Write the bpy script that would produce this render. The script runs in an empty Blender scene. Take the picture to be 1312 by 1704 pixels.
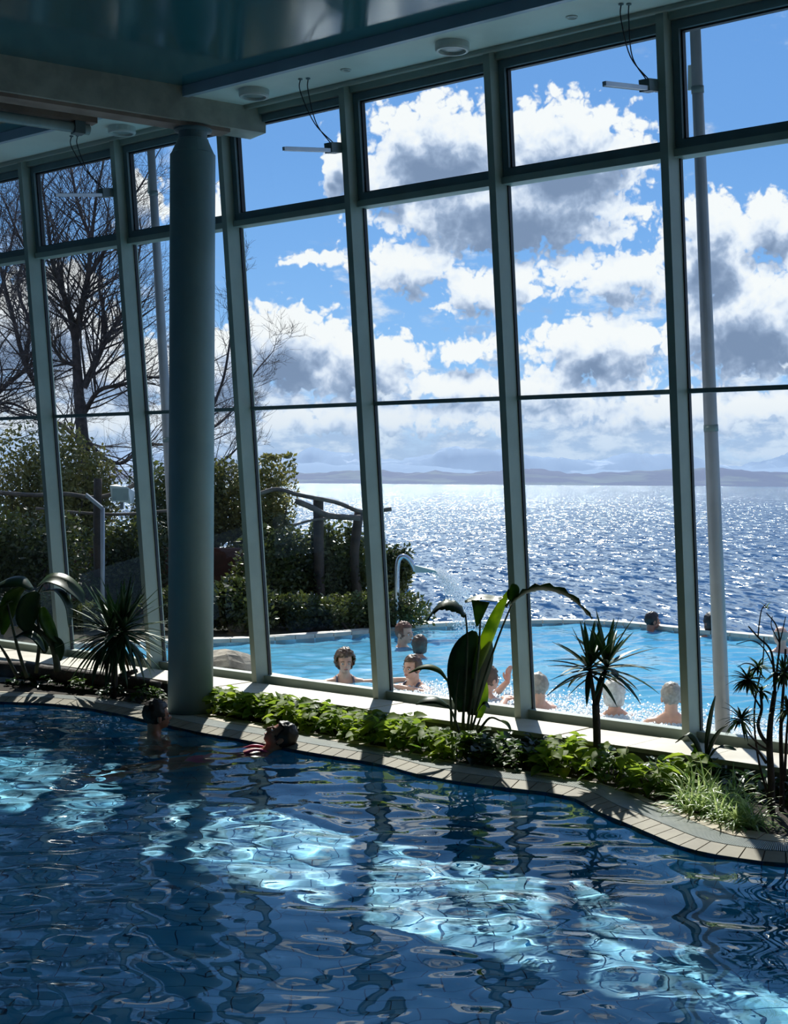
import bpy, bmesh, math, random
import numpy as np
from mathutils import Vector, Matrix, noise as mnoise

S = bpy.context.scene
COL = S.collection
PI = math.pi
R = math.radians
# ------------------------------------------------------------------ camera
F_PX, PITCH, ROLL, CAM_H = 2400.0, -0.0201, 0.0070, 2.0
cam = bpy.data.cameras.new('camera'); cam_ob = bpy.data.objects.new('camera', cam); COL.objects.link(cam_ob)
cam.sensor_fit = 'VERTICAL'; cam.sensor_height = 36.0; cam.lens = 36.0 * F_PX / 1704.0
cam.clip_start = 0.05; cam.clip_end = 200000.0
cam_ob.matrix_world = Matrix.Translation((0, 0, CAM_H)) @ Matrix.Rotation(PI / 2 + PITCH, 4, 'X') @ Matrix.Rotation(ROLL, 4, 'Z')
S.camera = cam_ob
# ------------------------------------------------------------------ sun, exposure
SUN_EL, SUN_AZ = 42.0, -0.6            # degrees; azimuth measured from +Y towards +X
sun = bpy.data.lights.new('sun', 'SUN'); sun_ob = bpy.data.objects.new('sun', sun); COL.objects.link(sun_ob)
sun.energy = 5.0; sun.angle = 0.0093; sun.color = (1.0, 0.96, 0.88)
sun_dir = Vector((math.sin(R(SUN_AZ)) * math.cos(R(SUN_EL)), math.cos(R(SUN_AZ)) * math.cos(R(SUN_EL)), math.sin(R(SUN_EL))))
sun_ob.rotation_euler = sun_dir.to_track_quat('Z', 'Y').to_euler(); sun_ob.location = (0, 20, 30)
sun.cycles.is_caustics_light = True
S.view_settings.view_transform = 'Standard'; S.view_settings.look = 'None'
S.view_settings.gamma = 1.0; S.view_settings.use_curve_mapping = False; S.view_settings.exposure = 0.28
S.cycles.adaptive_threshold = 0.03; S.cycles.adaptive_min_samples = 16
S.cycles.max_bounces = 8; S.cycles.diffuse_bounces = 4; S.cycles.glossy_bounces = 4
S.cycles.transmission_bounces = 8; S.cycles.transparent_max_bounces = 12
# ------------------------------------------------------------------ node helper
class NB:
    def __init__(s, tree): s.t = tree; s.n = tree.nodes; s.l = tree.links
    def put(s, node, name, v):
        i = node.inputs[name]
        if hasattr(v, 'is_linked') or isinstance(v, bpy.types.NodeSocket): s.l.new(v, i)
        else: i.default_value = v
    def math(s, op, a, b=None, c=None, clamp=False):
        n = s.n.new('ShaderNodeMath'); n.operation = op; n.use_clamp = clamp
        for k, v in enumerate((a, b, c)):
            if v is not None: s.put(n, k, v)
        return n.outputs[0]
    def vmath(s, op, a, b=None, c=None, scale=None):
        n = s.n.new('ShaderNodeVectorMath'); n.operation = op
        for k, v in enumerate((a, b, c)):
            if v is not None: s.put(n, k, v)
        if scale is not None: s.put(n, 'Scale', scale)
        return n.outputs['Value'] if op in ('LENGTH', 'DOT_PRODUCT', 'DISTANCE') else n.outputs[0]
    def sep(s, v):
        n = s.n.new('ShaderNodeSeparateXYZ'); s.put(n, 0, v); return n.outputs
    def comb(s, x, y, z):
        n = s.n.new('ShaderNodeCombineXYZ'); s.put(n, 0, x); s.put(n, 1, y); s.put(n, 2, z); return n.outputs[0]
    def noise(s, vec, scale, detail=4.0, rough=0.55, dist=0.0, dim='3D'):
        n = s.n.new('ShaderNodeTexNoise'); n.noise_dimensions = dim; s.put(n, 'Vector', vec); s.put(n, 'Scale', scale); s.put(n, 'Detail', detail)
        s.put(n, 'Roughness', rough); s.put(n, 'Distortion', dist); return n.outputs
    def voro(s, vec, scale, feature='F1'):
        n = s.n.new('ShaderNodeTexVoronoi'); n.feature = feature; n.voronoi_dimensions = '2D'; s.put(n, 'Vector', vec); s.put(n, 'Scale', scale); return n.outputs
    def mix(s, f, a, b):
        n = s.n.new('ShaderNodeMix'); n.data_type = 'RGBA'; s.put(n, 0, f); s.put(n, 6, a); s.put(n, 7, b); return n.outputs[2]
    def step(s, v, a, b, lo=0.0, hi=1.0):
        n = s.n.new('ShaderNodeMapRange'); n.interpolation_type = 'SMOOTHSTEP'
        s.put(n, 0, v); s.put(n, 1, a); s.put(n, 2, b); s.put(n, 3, lo); s.put(n, 4, hi); return n.outputs[0]
def rgb(r, g, b): return (r, g, b, 1.0)
def srgb(r, g, b):
    f = lambda c: (c / 255 / 12.92) if c <= 10 else ((c / 255 + 0.055) / 1.055) ** 2.4
    return (f(r), f(g), f(b), 1.0)
# ------------------------------------------------------------------ world: blue sky with cumulus clouds
def px_dir(x, y):                       # pixel of the photograph -> azimuth, elevation in degrees
    d = ray(x, y); return math.degrees(math.atan2(d.x, d.y)), math.degrees(math.asin(d.z))
def ray(x, y):
    u, v = x - 656.0, y - 852.0
    c, s = math.cos(ROLL), math.sin(ROLL)
    u0, v0 = c * u + s * v, -s * u + c * v
    fw = Vector((0, math.cos(PITCH), math.sin(PITCH))); up = Vector((0, -math.sin(PITCH), math.cos(PITCH)))
    return (Vector((u0, 0, 0)) - v0 * up + F_PX * fw).normalized()
CLOUDS = [  # centre and radii in pixels of the photograph, turned into directions of the sky
    (735, 250, 140, 92), (945, 258, 150, 92), (850, 345, 235, 80), (575, 275, 34, 62), (650, 300, 60, 60),
    (690, 445, 120, 44), (800, 485, 80, 44), (518, 428, 50, 15), (865, 470, 48, 36), (1040, 462, 150, 44),
    (480, 580, 110, 78), (600, 605, 110, 64), (400, 610, 70, 80),
    (785, 585, 80, 26), (760, 640, 150, 26), (1000, 580, 130, 60), (930, 640, 110, 28),
    (1185, 420, 75, 100), (1290, 375, 62, 56), (1250, 540, 160, 95),
    (60, 550, 140, 80), (190, 620, 130, 60), (235, 330, 42, 44), (360, 352, 26, 40), (100, 470, 70, 36),
    (600, 690, 330, 34), (1120, 680, 320, 36), (200, 700, 260, 36), (900, 650, 230, 26)]
world = bpy.data.worlds.new('sky'); S.world = world; world.use_nodes = True
world.cycles.sampling_method = 'MANUAL'; world.cycles.sample_map_resolution = 512
grp = bpy.data.node_groups.new('cloud_field', 'ShaderNodeTree')
grp.interface.new_socket('P', in_out='INPUT', socket_type='NodeSocketVector')
grp.interface.new_socket('Density', in_out='OUTPUT', socket_type='NodeSocketFloat')
grp.interface.new_socket('Body', in_out='OUTPUT', socket_type='NodeSocketFloat')
g = NB(grp); gi = grp.nodes.new('NodeGroupInput'); go = grp.nodes.new('NodeGroupOutput')
p0 = gi.outputs[0]
warp = g.noise(p0, 0.9, 2.0, 0.55, dim='2D')[1]
p = g.vmath('MULTIPLY_ADD', g.vmath('SUBTRACT', warp, (0.5, 0.5, 0.5)), (1.5, 0.9, 0.0), p0)
best = None
for (cx, cy, rx, ry) in CLOUDS:
    a, e = px_dir(cx, cy); ra, re = rx / F_PX * 57.3, ry / F_PX * 57.3
    ln = g.vmath('LENGTH', g.vmath('MULTIPLY_ADD', p, (1 / ra, 1 / re, 0.0), (-a / ra, -e / re, 0.0)))
    k_ = min(1.0, max(0.5, re / 1.9)); ln = g.math('MULTIPLY_ADD', ln, -k_, k_)
    best = ln if best is None else g.math('SMOOTH_MAX', best, ln, 0.12)
body = best
# the same kind of cumulus goes on over the rest of the sky
px_, py_, _ = g.sep(p0)
far = g.math('MULTIPLY', g.math('SUBTRACT', g.noise(g.comb(px_, g.math('MULTIPLY', py_, 1.7), 7.3), 0.13, 2.0, 0.5, dim='2D')[0], 0.55), 7.0)
off = g.math('MAXIMUM', g.step(g.math('ABSOLUTE', px_), 16.5, 21.0), g.step(py_, 19.5, 24.0))
far = g.math('MULTIPLY_ADD', off, g.math('ADD', far, 4.0), -4.0)
body = g.math('MAXIMUM', body, far)
n1 = g.noise(p0, 1.1, 6.0, 0.58, dim='2D')[0]
bl = g.math('SUBTRACT', 0.55, g.voro(g.vmath('MULTIPLY_ADD', g.vmath('SUBTRACT', warp, (0.5, 0.5, 0.5)), (0.8, 0.8, 0.0), p0), 1.25)[0])
bl2 = g.math('SUBTRACT', 0.5, g.voro(p, 3.2)[0])
dens = g.math('MULTIPLY_ADD', g.math('SUBTRACT', n1, 0.5), 1.0, body)
dens = g.math('MULTIPLY_ADD', bl, 0.30, dens)
dens = g.math('MULTIPLY_ADD', bl2, 0.26, dens)
g.l.new(dens, go.inputs[0]); g.l.new(body, go.inputs[1])
w = NB(world.node_tree); w.n.clear()
tc = w.n.new('ShaderNodeTexCoord')
dx, dy, dz = w.sep(tc.outputs['Generated'])
az = w.math('MULTIPLY', w.math('ARCTAN2', dx, dy), 57.29578)
el = w.math('MULTIPLY', w.math('ARCSINE', dz), 57.29578)
P = w.comb(az, el, 0.0)
def field(vec):
    n = w.n.new('ShaderNodeGroup'); n.node_tree = grp; w.put(n, 0, vec); return n.outputs
fa = field(P); fc = field(w.vmath('ADD', P, (0.05, 0.85, 0.0)))
cover = w.step(fa[0], 0.0, 0.22)
slope = w.math('SUBTRACT', fa[0], fc[0])
shade = w.math('MULTIPLY_ADD', w.math('MAXIMUM', fc[1], -0.2), 0.85, w.math('MULTIPLY', slope, -0.34))
shade = w.math('MULTIPLY_ADD', w.math('MAXIMUM', fc[0], 0.0), 0.22, shade)
lit = w.step(w.math('MULTIPLY', shade, -1.0), -0.98, 0.06)
sky = w.n.new('ShaderNodeValToRGB'); cr = sky.color_ramp
cr.elements[0].position = 0.0; cr.elements[0].color = srgb(190, 212, 238)
cr.elements[1].position = 1.0; cr.elements[1].color = srgb(72, 116, 190)
for pos, c in ((0.035, (172, 204, 238)), (0.08, (136, 184, 234)), (0.16, (118, 168, 226)), (0.22, (108, 158, 219)), (0.45, (90, 140, 206))):
    q = cr.elements.new(pos); q.color = srgb(*c)
w.l.new(w.math('MAXIMUM', dz, 0.0), sky.inputs[0])
ccol = w.n.new('ShaderNodeValToRGB'); cr = ccol.color_ramp
cr.elements[0].position = 0.0; cr.elements[0].color = srgb(118, 138, 168)
cr.elements[1].position = 1.0; cr.elements[1].color = (0.84, 0.85, 0.86, 1)
for pos, c in ((0.35, (152, 170, 198)), (0.6, (192, 204, 224)), (0.8, (220, 227, 238))):
    q = cr.elements.new(pos); q.color = srgb(*c)
w.l.new(lit, ccol.inputs[0])
# a softer broken layer that thickens towards the horizon
st = w.noise(w.comb(w.math('MULTIPLY', az, 0.45), el, 3.0), 0.62, 5.0, 0.6, dim='2D')[0]
low = w.math('ADD', st, w.step(el, 0.5, 10.5, 0.20, -0.16))
c2 = w.math('MULTIPLY', w.step(low, 0.46, 0.66), 0.88)
t2 = w.noise(w.comb(w.math('MULTIPLY', az, 0.6), w.math('MULTIPLY', el, 1.5), 0.0), 0.95, 5.0, 0.62, dim='2D')[0]
lay = w.mix(w.step(t2, 0.38, 0.66), srgb(150, 172, 206), srgb(224, 230, 238))
col = w.mix(cover, w.mix(c2, sky.outputs[0], lay), ccol.outputs[0])
haze = w.step(el, 0.3, 4.4, 0.66, 0.0)
col = w.mix(haze, col, srgb(168, 192, 222))
ground = w.step(dz, -0.02, 0.0)
col = w.mix(ground, srgb(90, 120, 150), col)
bg = w.n.new('ShaderNodeBackground'); w.put(bg, 0, col); w.put(bg, 1, 1.0)
wo = w.n.new('ShaderNodeOutputWorld'); w.l.new(bg.outputs[0], wo.inputs[0])
# ------------------------------------------------------------------ materials
MATS = {}
def mat(name, c1, c2=None, rough=0.6, scale=6.0, spec=0.5, bump=0.0, bscale=None, metal=0.0, coat=0.0, trans=0.0, detail=4.0, lo=0.35, hi=0.65, sub=0.0):
    m = bpy.data.materials.new(name); m.use_nodes = True; b = NB(m.node_tree)
    pr = b.n['Principled BSDF']
    tcn = b.n.new('ShaderNodeTexCoord'); ob = tcn.outputs['Object']
    nz = b.noise(ob, scale, detail)[0]
    b.l.new(b.mix(b.step(nz, lo, hi), c1, c2 or tuple(x * 0.85 for x in c1[:3]) + (1,)), pr.inputs['Base Color'])
    pr.inputs['Roughness'].default_value = rough; pr.inputs['Specular IOR Level'].default_value = spec
    pr.inputs['Metallic'].default_value = metal; pr.inputs['Coat Weight'].default_value = coat; pr.inputs['Coat Roughness'].default_value = 0.10
    if bump:
        bn = b.n.new('ShaderNodeBump'); bn.inputs['Strength'].default_value = bump; bn.inputs['Distance'].default_value = 0.02
        b.l.new(b.noise(ob, bscale or scale * 4, 5.0)[0], bn.inputs['Height']); b.l.new(bn.outputs[0], pr.inputs['Normal'])
    if trans:                              # a leaf lets light through
        tr = b.n.new('ShaderNodeBsdfTranslucent'); mx = b.n.new('ShaderNodeMixShader'); mx.inputs[0].default_value = trans
        b.l.new(b.mix(b.step(nz, lo, hi), tuple(min(1, x * 2.2) for x in c1[:3]) + (1,), tuple(min(1, x * 1.8) for x in (c2 or c1)[:3]) + (1,)), tr.inputs[0])
        b.l.new(pr.outputs[0], mx.inputs[1]); b.l.new(tr.outputs[0], mx.inputs[2])
        b.l.new(mx.outputs[0], b.n['Material Output'].inputs[0])
    MATS[name] = m; return m
def water_mat(name, tint):
    m = bpy.data.materials.new(name); m.use_nodes = True; b = NB(m.node_tree); b.n.clear()
    o = b.n.new('ShaderNodeOutputMaterial'); gl = b.n.new('ShaderNodeBsdfGlass'); gl.inputs['IOR'].default_value = 1.33
    gl.inputs['Roughness'].default_value = 0.0; gl.inputs['Color'].default_value = tint
    b.l.new(gl.outputs[0], o.inputs[0]); MATS[name] = m; return m
def glass_mat(name, tint, refl):
    m = bpy.data.materials.new(name); m.use_nodes = True; b = NB(m.node_tree); b.n.clear()
    o = b.n.new('ShaderNodeOutputMaterial'); t = b.n.new('ShaderNodeBsdfTransparent'); t.inputs[0].default_value = tint
    gl = b.n.new('ShaderNodeBsdfGlossy'); gl.inputs['Roughness'].default_value = 0.0
    lw = b.n.new('ShaderNodeFresnel'); lw.inputs[0].default_value = 1.45
    mx = b.n.new('ShaderNodeMixShader'); b.l.new(b.math('MULTIPLY', lw.outputs[0], refl), mx.inputs[0])
    b.l.new(t.outputs[0], mx.inputs[1]); b.l.new(gl.outputs[0], mx.inputs[2]); b.l.new(mx.outputs[0], o.inputs[0])
    MATS[name] = m; return m
mat('frame', srgb(156, 170, 160), srgb(146, 160, 150), 0.45, 3)
mat('frame_dark', srgb(105, 125, 128), srgb(96, 116, 120), 0.4, 3)
mat('column', srgb(128, 152, 154), srgb(120, 144, 147), 0.5, 2, bump=0.05, bscale=60)
mat('soffit', srgb(222, 236, 226), srgb(214, 228, 219), 0.6, 2)
mat('ceiling', srgb(44, 100, 108), srgb(50, 106, 114), 0.12, 0.6, spec=0.7, coat=0.3)
mat('trim', srgb(172, 192, 204), srgb(164, 184, 196), 0.4, 2)
mat('beam', srgb(176, 176, 162), srgb(154, 154, 142), 0.6, 5, bump=0.1)
mat('beam_rail', srgb(150, 130, 118), srgb(130, 112, 102), 0.5, 5)
mat('wall', srgb(188, 186, 176), srgb(176, 174, 164), 0.8, 1)
mat('white_plastic', srgb(205, 212, 205), srgb(195, 202, 196), 0.4, 4)
mat('lamp_glass', srgb(150, 165, 160), srgb(130, 146, 144), 0.25, 4)
mat('alu', srgb(190, 196, 200), srgb(176, 182, 188), 0.35, 5, metal=0.7)
mat('cable', srgb(30, 34, 38), srgb(24, 26, 30), 0.5, 5)
mat('mast', srgb(142, 148, 156), srgb(132, 138, 146), 0.35, 3, metal=0.2)
mat('ledge', srgb(214, 206, 188), srgb(196, 186, 166), 0.45, 3, detail=8)
mat('ledge_face', srgb(120, 116, 118), srgb(100, 98, 102), 0.6, 3)
mat('slab', srgb(176, 162, 134), srgb(154, 138, 110), 0.6, 2.2, detail=8, bump=0.08)
mat('edge_tile', srgb(150, 142, 122), srgb(130, 122, 104), 0.65, 5, spec=.3)
mat('grate', srgb(172, 176, 170), srgb(156, 162, 158), 0.35, 8)
mat('mortar', srgb(96, 90, 82), srgb(84, 78, 70), 0.9, 8)
mat('soil', srgb(52, 42, 32), srgb(34, 27, 20), 0.95, 12, bump=0.5)
mat('pool_tile', srgb(74, 180, 216), srgb(64, 170, 210), 0.35, 1.6)
mat('pool_tile_dark', srgb(40, 84, 132), srgb(34, 74, 120), 0.3, 3)
mat('grout', srgb(30, 84, 124), srgb(26, 76, 116), 0.8, 5)
mat('outer_pool', srgb(176, 240, 252), srgb(166, 234, 250), 0.5, 1.2)
mat('paving', srgb(190, 182, 166), srgb(166, 158, 142), 0.6, 2.0)
mat('rim', srgb(205, 200, 186), srgb(184, 178, 164), 0.5, 4)
mat('rock', srgb(170, 160, 144), srgb(120, 112, 100), 0.85, 7, bump=0.5)
mat('earth', srgb(58, 52, 36), srgb(42, 44, 26), 0.95, 0.8)
mat('terrace_wall', srgb(104, 58, 42), srgb(80, 48, 36), 0.85, 2, bump=0.3)
mat('bark', srgb(84, 74, 72), srgb(58, 50, 50), 0.85, 9, bump=0.4)
mat('log', srgb(120, 110, 100), srgb(84, 76, 70), 0.8, 6, bump=0.4)
mat('log_dark', srgb(70, 56, 46), srgb(44, 36, 30), 0.7, 6, bump=0.4)
mat('bush', srgb(78, 86, 38), srgb(48, 58, 26), 0.42, 1.4, trans=0.25)
mat('bush_pale', srgb(122, 118, 62), srgb(88, 92, 44), 0.42, 1.4, trans=0.25)
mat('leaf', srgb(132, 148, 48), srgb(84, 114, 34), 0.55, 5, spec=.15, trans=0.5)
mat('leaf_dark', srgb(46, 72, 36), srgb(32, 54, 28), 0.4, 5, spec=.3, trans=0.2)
mat('leaf_big', srgb(76, 100, 34), srgb(52, 78, 28), 0.5, 5, spec=.2, trans=0.35)
mat('leaf_palm', srgb(64, 94, 50), srgb(42, 72, 38), 0.35, 5, trans=0.25)
mat('leaf_stripe', srgb(168, 184, 120), srgb(92, 128, 60), 0.35, 14, trans=0.35)
mat('leaf_dry', srgb(104, 92, 56), srgb(76, 66, 42), 0.5, 8, trans=0.2)
mat('stem', srgb(92, 96, 66), srgb(70, 70, 50), 0.6, 8)
mat('trunk', srgb(88, 74, 66), srgb(60, 50, 46), 0.8, 14, bump=0.3)
mat('skin', srgb(222, 172, 146), srgb(208, 154, 130), 0.45, 6)
mat('skin_tan', srgb(176, 118, 92), srgb(160, 104, 80), 0.4, 6)
for nm, c in (('hair_dark', (46, 34, 28)), ('hair_brown', (96, 70, 54)), ('hair_grey', (170, 160, 150)), ('hair_white', (226, 222, 214)), ('hair_red', (128, 78, 56))):
    mat(nm, srgb(*c), tuple(x * 0.7 for x in srgb(*c)[:3]) + (1,), 0.5, 30)
mat('eye', srgb(230, 228, 222), srgb(220, 218, 212), 0.2); mat('iris', srgb(50, 36, 28), srgb(40, 30, 24), 0.2); mat('lips', srgb(170, 92, 86), srgb(158, 84, 80), 0.4)
mat('pink', srgb(214, 70, 120), srgb(196, 58, 108), 0.4); mat('navy', srgb(30, 40, 80), srgb(24, 32, 66), 0.5)
mat('steel', srgb(196, 200, 206), srgb(184, 188, 196), 0.18, 4, metal=0.9)
mat('foam', srgb(246, 248, 250), srgb(236, 242, 246), 0.15, 6, spec=.8, trans=0.5)
mat('hill', srgb(56, 82, 120), srgb(80, 104, 126), 0.9, 0.0022, detail=6, lo=.48, hi=.62)  # distance haze is painted into this blue base colour
mat('mountain', srgb(124, 150, 178), srgb(168, 186, 206), 0.95, 0.00045, detail=9, lo=0.56, hi=0.66)  # aerial haze mixed into the base colour, along with pale snow streaks
mat('roof', srgb(150, 150, 146), srgb(138, 138, 134), 0.7, 2)
water_mat('pool_water', rgb(0.93, 0.985, 1.0))
m = bpy.data.materials.new('outer_water'); m.use_nodes = True; b = NB(m.node_tree); b.n.clear(); MATS['outer_water'] = m   # water full of fine air bubbles
o = b.n.new('ShaderNodeOutputMaterial'); ge = b.n.new('ShaderNodeNewGeometry')
df = b.n.new('ShaderNodeBsdfDiffuse'); b.l.new(b.mix(b.step(b.noise(ge.outputs['Position'], 0.6, 3.0)[0], .35, .65), srgb(108, 196, 232), srgb(84, 178, 222)), df.inputs[0])
rf = b.n.new('ShaderNodeBsdfRefraction'); rf.inputs['IOR'].default_value = 1.33; rf.inputs['Roughness'].default_value = 0.0; rf.inputs[0].default_value = rgb(.9, .98, 1)
gs = b.n.new('ShaderNodeBsdfGlossy'); gs.inputs['Roughness'].default_value = 0.10
m1 = b.n.new('ShaderNodeMixShader'); m1.inputs[0].default_value = 0.72; b.l.new(rf.outputs[0], m1.inputs[1]); b.l.new(df.outputs[0], m1.inputs[2])
fr = b.n.new('ShaderNodeFresnel'); fr.inputs[0].default_value = 1.33
m2 = b.n.new('ShaderNodeMixShader'); b.l.new(fr.outputs[0], m2.inputs[0]); b.l.new(m1.outputs[0], m2.inputs[1]); b.l.new(gs.outputs[0], m2.inputs[2]); b.l.new(m2.outputs[0], o.inputs[0])
glass_mat('pane', rgb(0.93, 0.965, 0.965), 0.9)
# lake: deep water under wind waves
m = bpy.data.materials.new('lake'); m.use_nodes = True; b = NB(m.node_tree); b.n.clear(); MATS['lake'] = m
o = b.n.new('ShaderNodeOutputMaterial'); geo = b.n.new('ShaderNodeNewGeometry'); pos = geo.outputs['Position']
na = b.vmath('SUBTRACT', b.noise(b.vmath('MULTIPLY', pos, (1.3, 0.32, 1.0)), 1.0, 3.0, 0.62)[1], (0.5, 0.5, 0.5))
nb = b.vmath('SUBTRACT', b.noise(b.vmath('MULTIPLY', pos, (0.06, 0.10, 1.0)), 1.0, 3.0, 0.5)[1], (0.5, 0.5, 0.5))
nn = b.vmath('ADD', b.vmath('MULTIPLY', na, (2.6, 3.4, 0.0)), b.vmath('MULTIPLY', nb, (0.4, 0.5, 0.0)))
nrm = b.vmath('NORMALIZE', b.vmath('ADD', nn, (0.0, 0.0, 1.0)))
df = b.n.new('ShaderNodeBsdfDiffuse'); df.inputs[0].default_value = srgb(30, 64, 100)
gs = b.n.new('ShaderNodeBsdfGlossy'); gs.inputs['Roughness'].default_value = 0.17; gs.inputs[0].default_value = (0.82, 0.93, 1, 1); b.l.new(nrm, gs.inputs['Normal'])
fr = b.n.new('ShaderNodeFresnel'); fr.inputs[0].default_value = 1.33; b.l.new(nrm, fr.inputs['Normal'])
mx = b.n.new('ShaderNodeMixShader'); b.l.new(b.math('MINIMUM', fr.outputs[0], 0.5), mx.inputs[0])
b.l.new(df.outputs[0], mx.inputs[1]); b.l.new(gs.outputs[0], mx.inputs[2]); b.l.new(mx.outputs[0], o.inputs[0])
# ------------------------------------------------------------------ mesh helper
def tag(o, label=None, cat=None, group=None, kind=None):
    if label: o['label'] = label
    if cat: o['category'] = cat
    if group: o['group'] = group
    if kind: o['kind'] = kind
    return o
def empty(name, loc=(0, 0, 0), **k):
    o = bpy.data.objects.new(name, None); COL.objects.link(o); o.location = loc; o.empty_display_size = 0.1
    return tag(o, **k)
class MB:
    def __init__(s): s.v = []; s.f = []
    def add(s, vs, fs):
        k = len(s.v); s.v += [tuple(q) for q in vs]; s.f += [tuple(i + k for i in f) for f in fs]; return s
    def hexa(s, c):                        # eight corners: bottom four, top four
        return s.add(c, [(3, 2, 1, 0), (4, 5, 6, 7), (0, 1, 5, 4), (1, 2, 6, 5), (2, 3, 7, 6), (3, 0, 4, 7)])
    def box(s, x0, x1, y0, y1, z0, z1, fn=None):
        c = [(x0, y0, z0), (x1, y0, z0), (x1, y1, z0), (x0, y1, z0), (x0, y0, z1), (x1, y0, z1), (x1, y1, z1), (x0, y1, z1)]
        return s.hexa([fn(*q) for q in c] if fn else c)
    def tube(s, pts, rad, n=8, cap=True, squash=None):
        pts = [Vector(q) for q in pts]; m = len(pts)
        if not hasattr(rad, '__len__'): rad = [rad] * m
        t0 = (pts[1] - pts[0]).normalized(); ref = Vector((0, 0, 1)) if abs(t0.z) < 0.9 else Vector((0, 1, 0))
        side = t0.cross(ref).normalized(); vs = []; fs = []
        for i in range(m):
            t = (pts[min(i + 1, m - 1)] - pts[max(i - 1, 0)]).normalized()
            side = (side - t * side.dot(t)).normalized(); up = side.cross(t)
            for j in range(n):
                a = 2 * PI * j / n; vs.append(pts[i] + (side * math.cos(a) + up * math.sin(a) * (squash or 1)) * rad[i])
        for i in range(m - 1):
            for j in range(n): fs.append((i * n + j, i * n + (j + 1) % n, (i + 1) * n + (j + 1) % n, (i + 1) * n + j))
        if cap: fs += [tuple(range(n - 1, -1, -1)), tuple((m - 1) * n + j for j in range(n))]
        return s.add(vs, fs)
    def lathe(s, prof, c, n=24, cap=True):  # prof: (r, z)
        vs = []; fs = []; m = len(prof)
        for r_, z in prof:
            for j in range(n): a = 2 * PI * j / n; vs.append((c[0] + r_ * math.cos(a), c[1] + r_ * math.sin(a), c[2] + z))
        for i in range(m - 1):
            for j in range(n): fs.append((i * n + j, i * n + (j + 1) % n, (i + 1) * n + (j + 1) % n, (i + 1) * n + j))
        if cap: fs += [tuple(range(n - 1, -1, -1)), tuple((m - 1) * n + j for j in range(n))]
        return s.add(vs, fs)
    def ball(s, c, r, n=12, k=8, rot=None):
        if not hasattr(r, '__len__'): r = (r, r, r)
        vs = []; fs = []
        for i in range(k + 1):
            th = PI * i / k
            for j in range(n):
                a = 2 * PI * j / n; q = Vector((r[0] * math.sin(th) * math.cos(a), r[1] * math.sin(th) * math.sin(a), r[2] * math.cos(th)))
                if rot is not None: q = rot @ q
                vs.append(q + Vector(c))
        for i in range(k):
            for j in range(n):
                q = (i * n + j, (i + 1) * n + j, (i + 1) * n + (j + 1) % n, i * n + (j + 1) % n)
                if i == 0: q = (q[0], q[1], q[2])
                elif i == k - 1: q = (q[0], q[1], q[3])
                fs.append(q)
        return s.add(vs, fs)
    def strip(s, rows):                    # rows: equal-length lists of points
        m, n = len(rows), len(rows[0]); vs = [q for r_ in rows for q in r_]
        return s.add(vs, [(i * n + j, i * n + j + 1, (i + 1) * n + j + 1, (i + 1) * n + j) for i in range(m - 1) for j in range(n - 1)])
    def mesh(s, name, smooth=False):
        me = bpy.data.meshes.new(name); me.from_pydata(s.v, [], s.f); me.update()
        if smooth: me.polygons.foreach_set('use_smooth', [True] * len(me.polygons))
        return me
    def build(s, name, m, parent=None, smooth=False, loc=None, **k):
        me = s.mesh(name, smooth); me.materials.append(MATS[m]); o = bpy.data.objects.new(name, me); COL.objects.link(o)
        if parent is not None:
            o.parent = parent
            if loc is not None: o.location = loc
            elif parent.location.length: o.matrix_parent_inverse = Matrix.Translation(-parent.location)
        elif loc is not None: o.location = loc
        return tag(o, **k)
def receiver(o): o.cycles.is_caustics_receiver = True; return o
def lerp(a, b, t): return a + (b - a) * t
def catmull(pts, n):
    pts = [Vector(q) for q in pts]; q = [2 * pts[0] - pts[1]] + pts + [2 * pts[-1] - pts[-2]]; out = []
    for i in range(1, len(q) - 2):
        for k in range(n):
            t = k / n; a, b_, c, d = q[i - 1:i + 3]
            out.append(0.5 * ((2 * b_) + (c - a) * t + (2 * a - 5 * b_ + 4 * c - d) * t * t + (3 * b_ - a - 3 * c + d) * t ** 3))
    return out + [pts[-1]]
def resample(pts, step):
    L = [0]
    for i in range(1, len(pts)): L.append(L[-1] + (pts[i] - pts[i - 1]).length)
    n = max(2, round(L[-1] / step)); out = []; j = 0
    for i in range(n + 1):
        t = L[-1] * i / n
        while j < len(L) - 2 and L[j + 1] < t: j += 1
        out.append(pts[j].lerp(pts[j + 1], (t - L[j]) / max(1e-9, L[j + 1] - L[j])))
    return out
CAM = Vector((0, 0, CAM_H))
def on_z(x, y, z): d = ray(x, y); return CAM + d * ((z - CAM_H) / d.z)
def at_y(x, y, Y): d = ray(x, y); return CAM + d * (Y / d.y)
# facade: a straight glazed wall whose top leans into the room
PHI, DW, LEAN, ZB = 0.7042, 12.02, 0.0967, 0.20
WD = Vector((math.cos(PHI), -math.sin(PHI), 0)); WN = Vector((-math.sin(PHI), -math.cos(PHI), 0)); WO = Vector((0, DW, 0))
ZU, ZT, ZH = 4.236, 2.654, 5.19
def W(s, u, z): return WO + WD * s + WN * (LEAN * (z - ZB) - u) + Vector((0, 0, z))     # u outward, leaning
def V_(s, u, z): return WO + WD * s - WN * u + Vector((0, 0, z))                         # u outward, upright
def on_wall(x, y, u):
    d = ray(x, y); nrm = (WN + Vector((0, 0, -LEAN))); o_ = W(0, u, ZB)
    return CAM + d * ((o_ - CAM).dot(nrm) / d.dot(nrm))
def wall_s(pnt): return (pnt - WO).dot(WD)
# ================================================================== the setting
STEP = 1.4506; S0 = -0.099
def bay_s(k): return S0 + STEP * k
K0, K1 = -6, 8                                # bays from mullion K0 to K1
SOF_Z, CEIL_Z = ZH, 5.262
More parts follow.
